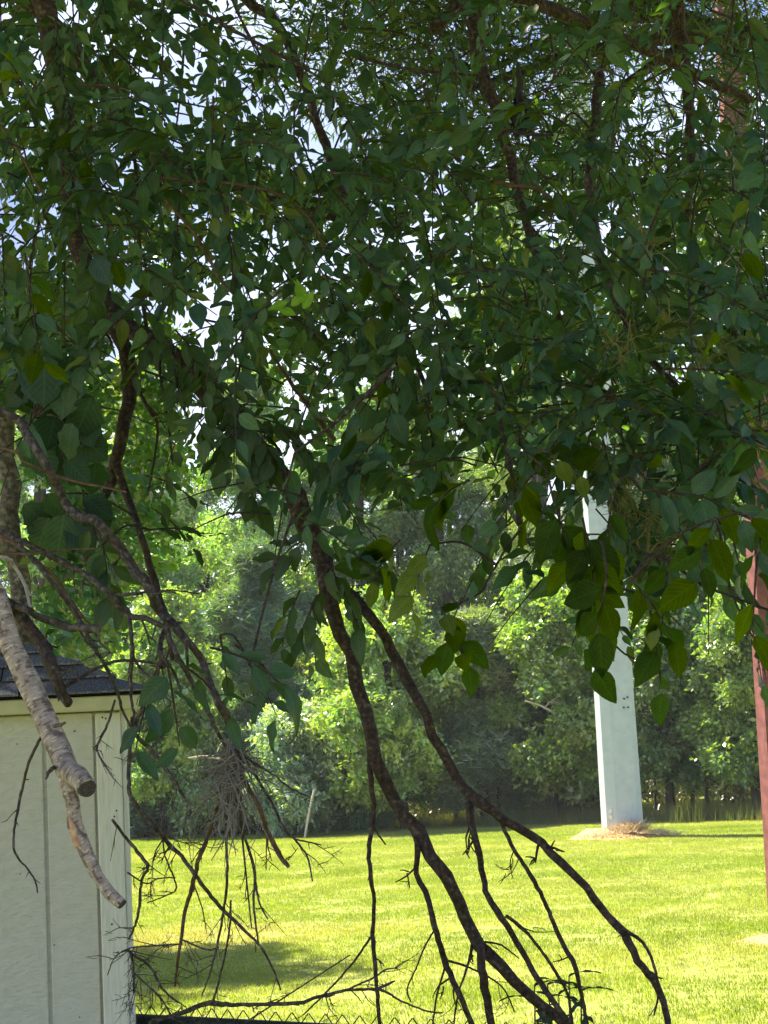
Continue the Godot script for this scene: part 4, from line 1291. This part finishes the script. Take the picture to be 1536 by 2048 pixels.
	for q in [[582, 612, -40.0], [600, 600, -95.0], [606, 618, -60.0], [592, 630, -160.0], [612, 596, -120.0], [575, 604, -200.0]]:
		var a := deg_to_rad(q[2])
		var p := P(q[0], q[1], 4.3)
		var dir := (view * Vector3(cos(a), -sin(a), 0.2)).normalized()
		add_leaf(p, dir, (view * Vector3(0.3, 0.6, 1.0)).normalized(), 0.05, Color.WHITE, 0)
		var o := part(tree, "painted_sun_leaf", shapes[0], M.lime)
		var t: Transform3D = leaf_at[-1][0]
		o.transform = Transform3D(t.basis, t.origin - tree.position)
		o.set_meta("label", "leaf with a sun fleck painted in as bright lime")
	# wiry clusters of dry seed stalks
	rng.seed = 640
	for q in [[1250, 1000], [1300, 1050], [1205, 950], [1340, 1090], [1290, 490], [1340, 650], [1255, 690], [1110, 905], [1275, 960], [1370, 1020], [1420, 690], [1310, 1010]]:
		var b := MB.new()
		var c := P(q[0], q[1], 4.35)
		var qn := nearest_node(c)
		b.tube([qn, qn.lerp(c, 0.5) + Vector3(0, 0.02, 0), c], [0.003, 0.0022, 0.0015], 4, 0.0, false)
		for k in 22:
			twiglet(b, c + rdir() * 0.03, (rdir() + Vector3(0, -0.2, 0)).normalized(), rf(0.035, 0.075), 0.0014, 2)
		part(tree, "seed_cluster", b, M.seed)
	# the upper crown, above the picture, that keeps these leaves in shade
	rng.seed = 71
	var up := []
	var ut := []
	for k in 3000:
		var z := rf(-14.0, -1.0)
		var p := Vector3(rf(-7.5, 4.5), maxf(2.13 - z * 0.44 + 2.0, 5.4) + rf(0.0, 2.6), z)
		up.append(Transform3D(Basis.from_euler(Vector3(rf(-0.5, 0.5), rf(0, TAU), rf(-0.5, 0.5))).scaled(Vector3.ONE * rf(0.8, 1.25)), p))
		ut.append(leaf_tint())
	scatter(tree, "upper_crown", sprays.broad, M.far_leaf, up, ut).set_meta("kind", "stuff")
	var out := []
	var ot := []
	for row in 8:
		for col in 12:
			for k in int(int(thick[row][col]) * (0.05 if row < 3 else 0.2) - 0.4 + rng.randf()):
				var d := rf(9.0, 13.0)
				var p := P((col + rng.randf()) * 128.0, (row + rng.randf()) * 128.0 - 120.0, d)
				out.append(Transform3D(Basis.from_euler(Vector3(rf(-0.5, 0.5), rf(0, TAU), rf(-0.5, 0.5))).scaled(Vector3.ONE * rf(0.7, 1.0)), p))
				ot.append(leaf_tint())
	scatter(tree, "outer_crown", sprays.broad, M.far_leaf, out, ot).set_meta("kind", "stuff")
	# fine narrow leaves of a second tree behind, showing in the gaps on the right and top
	var bt := thing("narrow_leaved_tree", "fine-leaved tree behind the large leaves at the upper right", "tree", Vector3(4.6, 0, -11.5))
	var stem := MB.new()
	var f := bt.position
	stem.tube([f, f + Vector3(-0.1, 2.5, 0), f + Vector3(-0.4, 5.0, 0.3), f + Vector3(-0.9, 8.5, 0.5)], [0.2, 0.17, 0.13, 0.06], 10, 0.1)
	for k in 7:
		var e := P(rf(500, 1500), rf(-80, 200), rf(10.0, 12.5))
		stem.tube([f + Vector3(-0.3, 4.2 + 0.4 * k, 0.2), e.lerp(f + Vector3(-0.3, 6.0, 0.2), 0.4) + Vector3(0, 0.4, 0), e], [0.07, 0.05, 0.02], 7, 0.1)
	part(bt, "trunk", stem, M.bark)
	var nw := []
	var nt := []
	for k in 170:
		var px := rf(760, 1600) if k % 4 else rf(380, 900)
		var top := 420.0 if px > 1000.0 else 260.0
		var p := P(px, rf(-220, top) - absf(rng.randfn()) * 60.0, rf(9.0, 14.0))
		nw.append(Transform3D(Basis.from_euler(Vector3(rf(-0.5, 0.5), rf(0, TAU), rf(-0.5, 0.5))).scaled(Vector3.ONE * rf(0.8, 1.2)), p))
		nt.append(Color(0.085, 0.14, 0.05) * rf(0.75, 1.3))
	scatter(bt, "crown", sprays.narrow, M.far_leaf, nw, nt)


func small_things() -> void:
	# slender mottled tree behind the shed, at the left edge
	var foot := H(64, 9.6)
	var t := thing("slender_tree", "slender mottled grey trunk rising behind the shed roof", "tree", foot)
	var b := MB.new()
	var h1 := P(8, 840, 9.6)
	var h2 := P(22, 1080, 9.6)
	var h3 := P(44, 1290, 9.6)
	b.tube([foot, h3, h2, h1, P(-20, 500, 9.7), P(-60, 150, 9.8)], [0.066, 0.056, 0.052, 0.048, 0.04, 0.022], 12, 0.12)
	part(t, "trunk", b, M.mottled)
	rng.seed = 33
	var w := []
	var c := []
	for k in 110:
		var p := P(rf(-160, 210), rf(560, 1300), rf(8.8, 10.6))
		var side := pixel(p)
		if side.y > 760.0 and side.x < 130.0 and side.x > -110.0:
			p += view * Vector3(0.45 if side.x > 20.0 else -0.45, 0.35, -1.2)
		w.append(Transform3D(Basis.from_euler(Vector3(rf(-0.5, 0.5), rf(0, TAU), rf(-0.5, 0.5))).scaled(Vector3.ONE * rf(0.45, 0.75)), p))
		c.append(leaf_tint() * 1.2)
	scatter(t, "crown", sprays.broad, M.far_leaf, w, c)
	# leaning white stake at the wood's edge
	var s := MB.new()
	var a := H(600, 44.0)
	s.tube([a - Vector3(0, 0.1, 0), a + Vector3(0.14, 0.55, 0), a + Vector3(0.30, 1.15, 0)], [0.03, 0.03, 0.027], 8)
	tag(part(self, "leaning_stake", s, M.pale_stick), "thin white stake leaning at the lawn edge before the dark brush", "stake")
	for q in [[1050, 1402, 1112, 1428, "pale dead branch caught in the tree left of the steel pole"], [376, 1516, 446, 1518, "pale dead stick lying across the bush by the shed"]]:
		var d := MB.new()
		rng.seed = int(q[0])
		var p0 := P(q[0], q[1], 44.3)
		var p1 := P(q[2], q[3], 44.3)
		d.tube([p0, p0.lerp(p1, 0.5) + Vector3(0, 0.05, 0), p1], [0.02, 0.03, 0.035], 6)
		twiglet(d, p0.lerp(p1, 0.6), Vector3(0.8, 0.7, 0.2).normalized(), 0.5, 0.016, 2)
		tag(part(self, numbered("dead_stick"), d, M.pale_stick), q[4], "branch")
	# green weeds in the fence corner, rising into the picture at the bottom
	rng.seed = 555
	var blade := leaf_shape(0.12, 0.35, 0.2, 0.0, 9)
	var weeds := [[1068, 1968, 4.9, "drooping green weed with curved narrow leaves below the thick bare fork", 1], [1128, 1962, 5.0, "bushy upright green weed among the bare stems at the bottom", 2]]
	for q in weeds:
		var top := P(q[0], q[1], q[2])
		var g := Vector3(top.x, 0, top.z)
		var wd := thing("weed_plant", q[3], "weed", g)
		var stems := 1 if q[4] == 1 else 4
		for k in stems:
			var st := MB.new()
			var e := top + Vector3(0.03 * (k - 1.5) if stems > 1 else 0.0, rf(-0.04, 0.02), rf(-0.04, 0.04))
			st.tube([g + Vector3(0.02 * k, 0, 0), g.lerp(e, 0.6) + Vector3(rf(-0.02, 0.02), 0, 0), e], [0.006, 0.005, 0.002], 6)
			part(wd, "stem", st, M.leaf1)
			for j in 14:
				var p := g.lerp(e, 0.70 + 0.3 * j / 13.0)
				var ang := j * 2.4
				var dir := Vector3(cos(ang), rf(0.15, 0.7) if q[4] == 2 else rf(0.0, 0.5), sin(ang)).normalized()
				var x := dir.cross(Vector3.UP).normalized()
				var o := part(wd, "leaf", blade, M["leaf%d" % (j % 2)])
				o.transform = Transform3D(Basis(x, dir, x.cross(dir)).scaled_local(Vector3.ONE * (rf(0.1, 0.15) if q[4] == 1 else rf(0.07, 0.1))), p - g)
	# dry leaf bundle hanging in the canopy
	var db := MB.new()
	rng.seed = 12
	var c0 := P(1040, 190, 5.4)
	for k in 9:
		var tp := Vector3(rf(-0.03, 0.03), rf(-0.2, -0.1), rf(-0.03, 0.03))
		small_leaf(db, c0 + rdir() * 0.015, tp, Vector3(rf(-1, 1), 0, rf(-1, 1)).normalized() * 0.02)
	db.tube([c0 + Vector3(0, 0.1, 0), c0, c0 - Vector3(0, 0.12, 0)], [0.003, 0.014, 0.006], 7, 0.3)
	tag(part(self, "withered_leaf_bundle", db, M.dark), "dark withered bundle of leaves hanging high in the canopy", "leaf bundle")
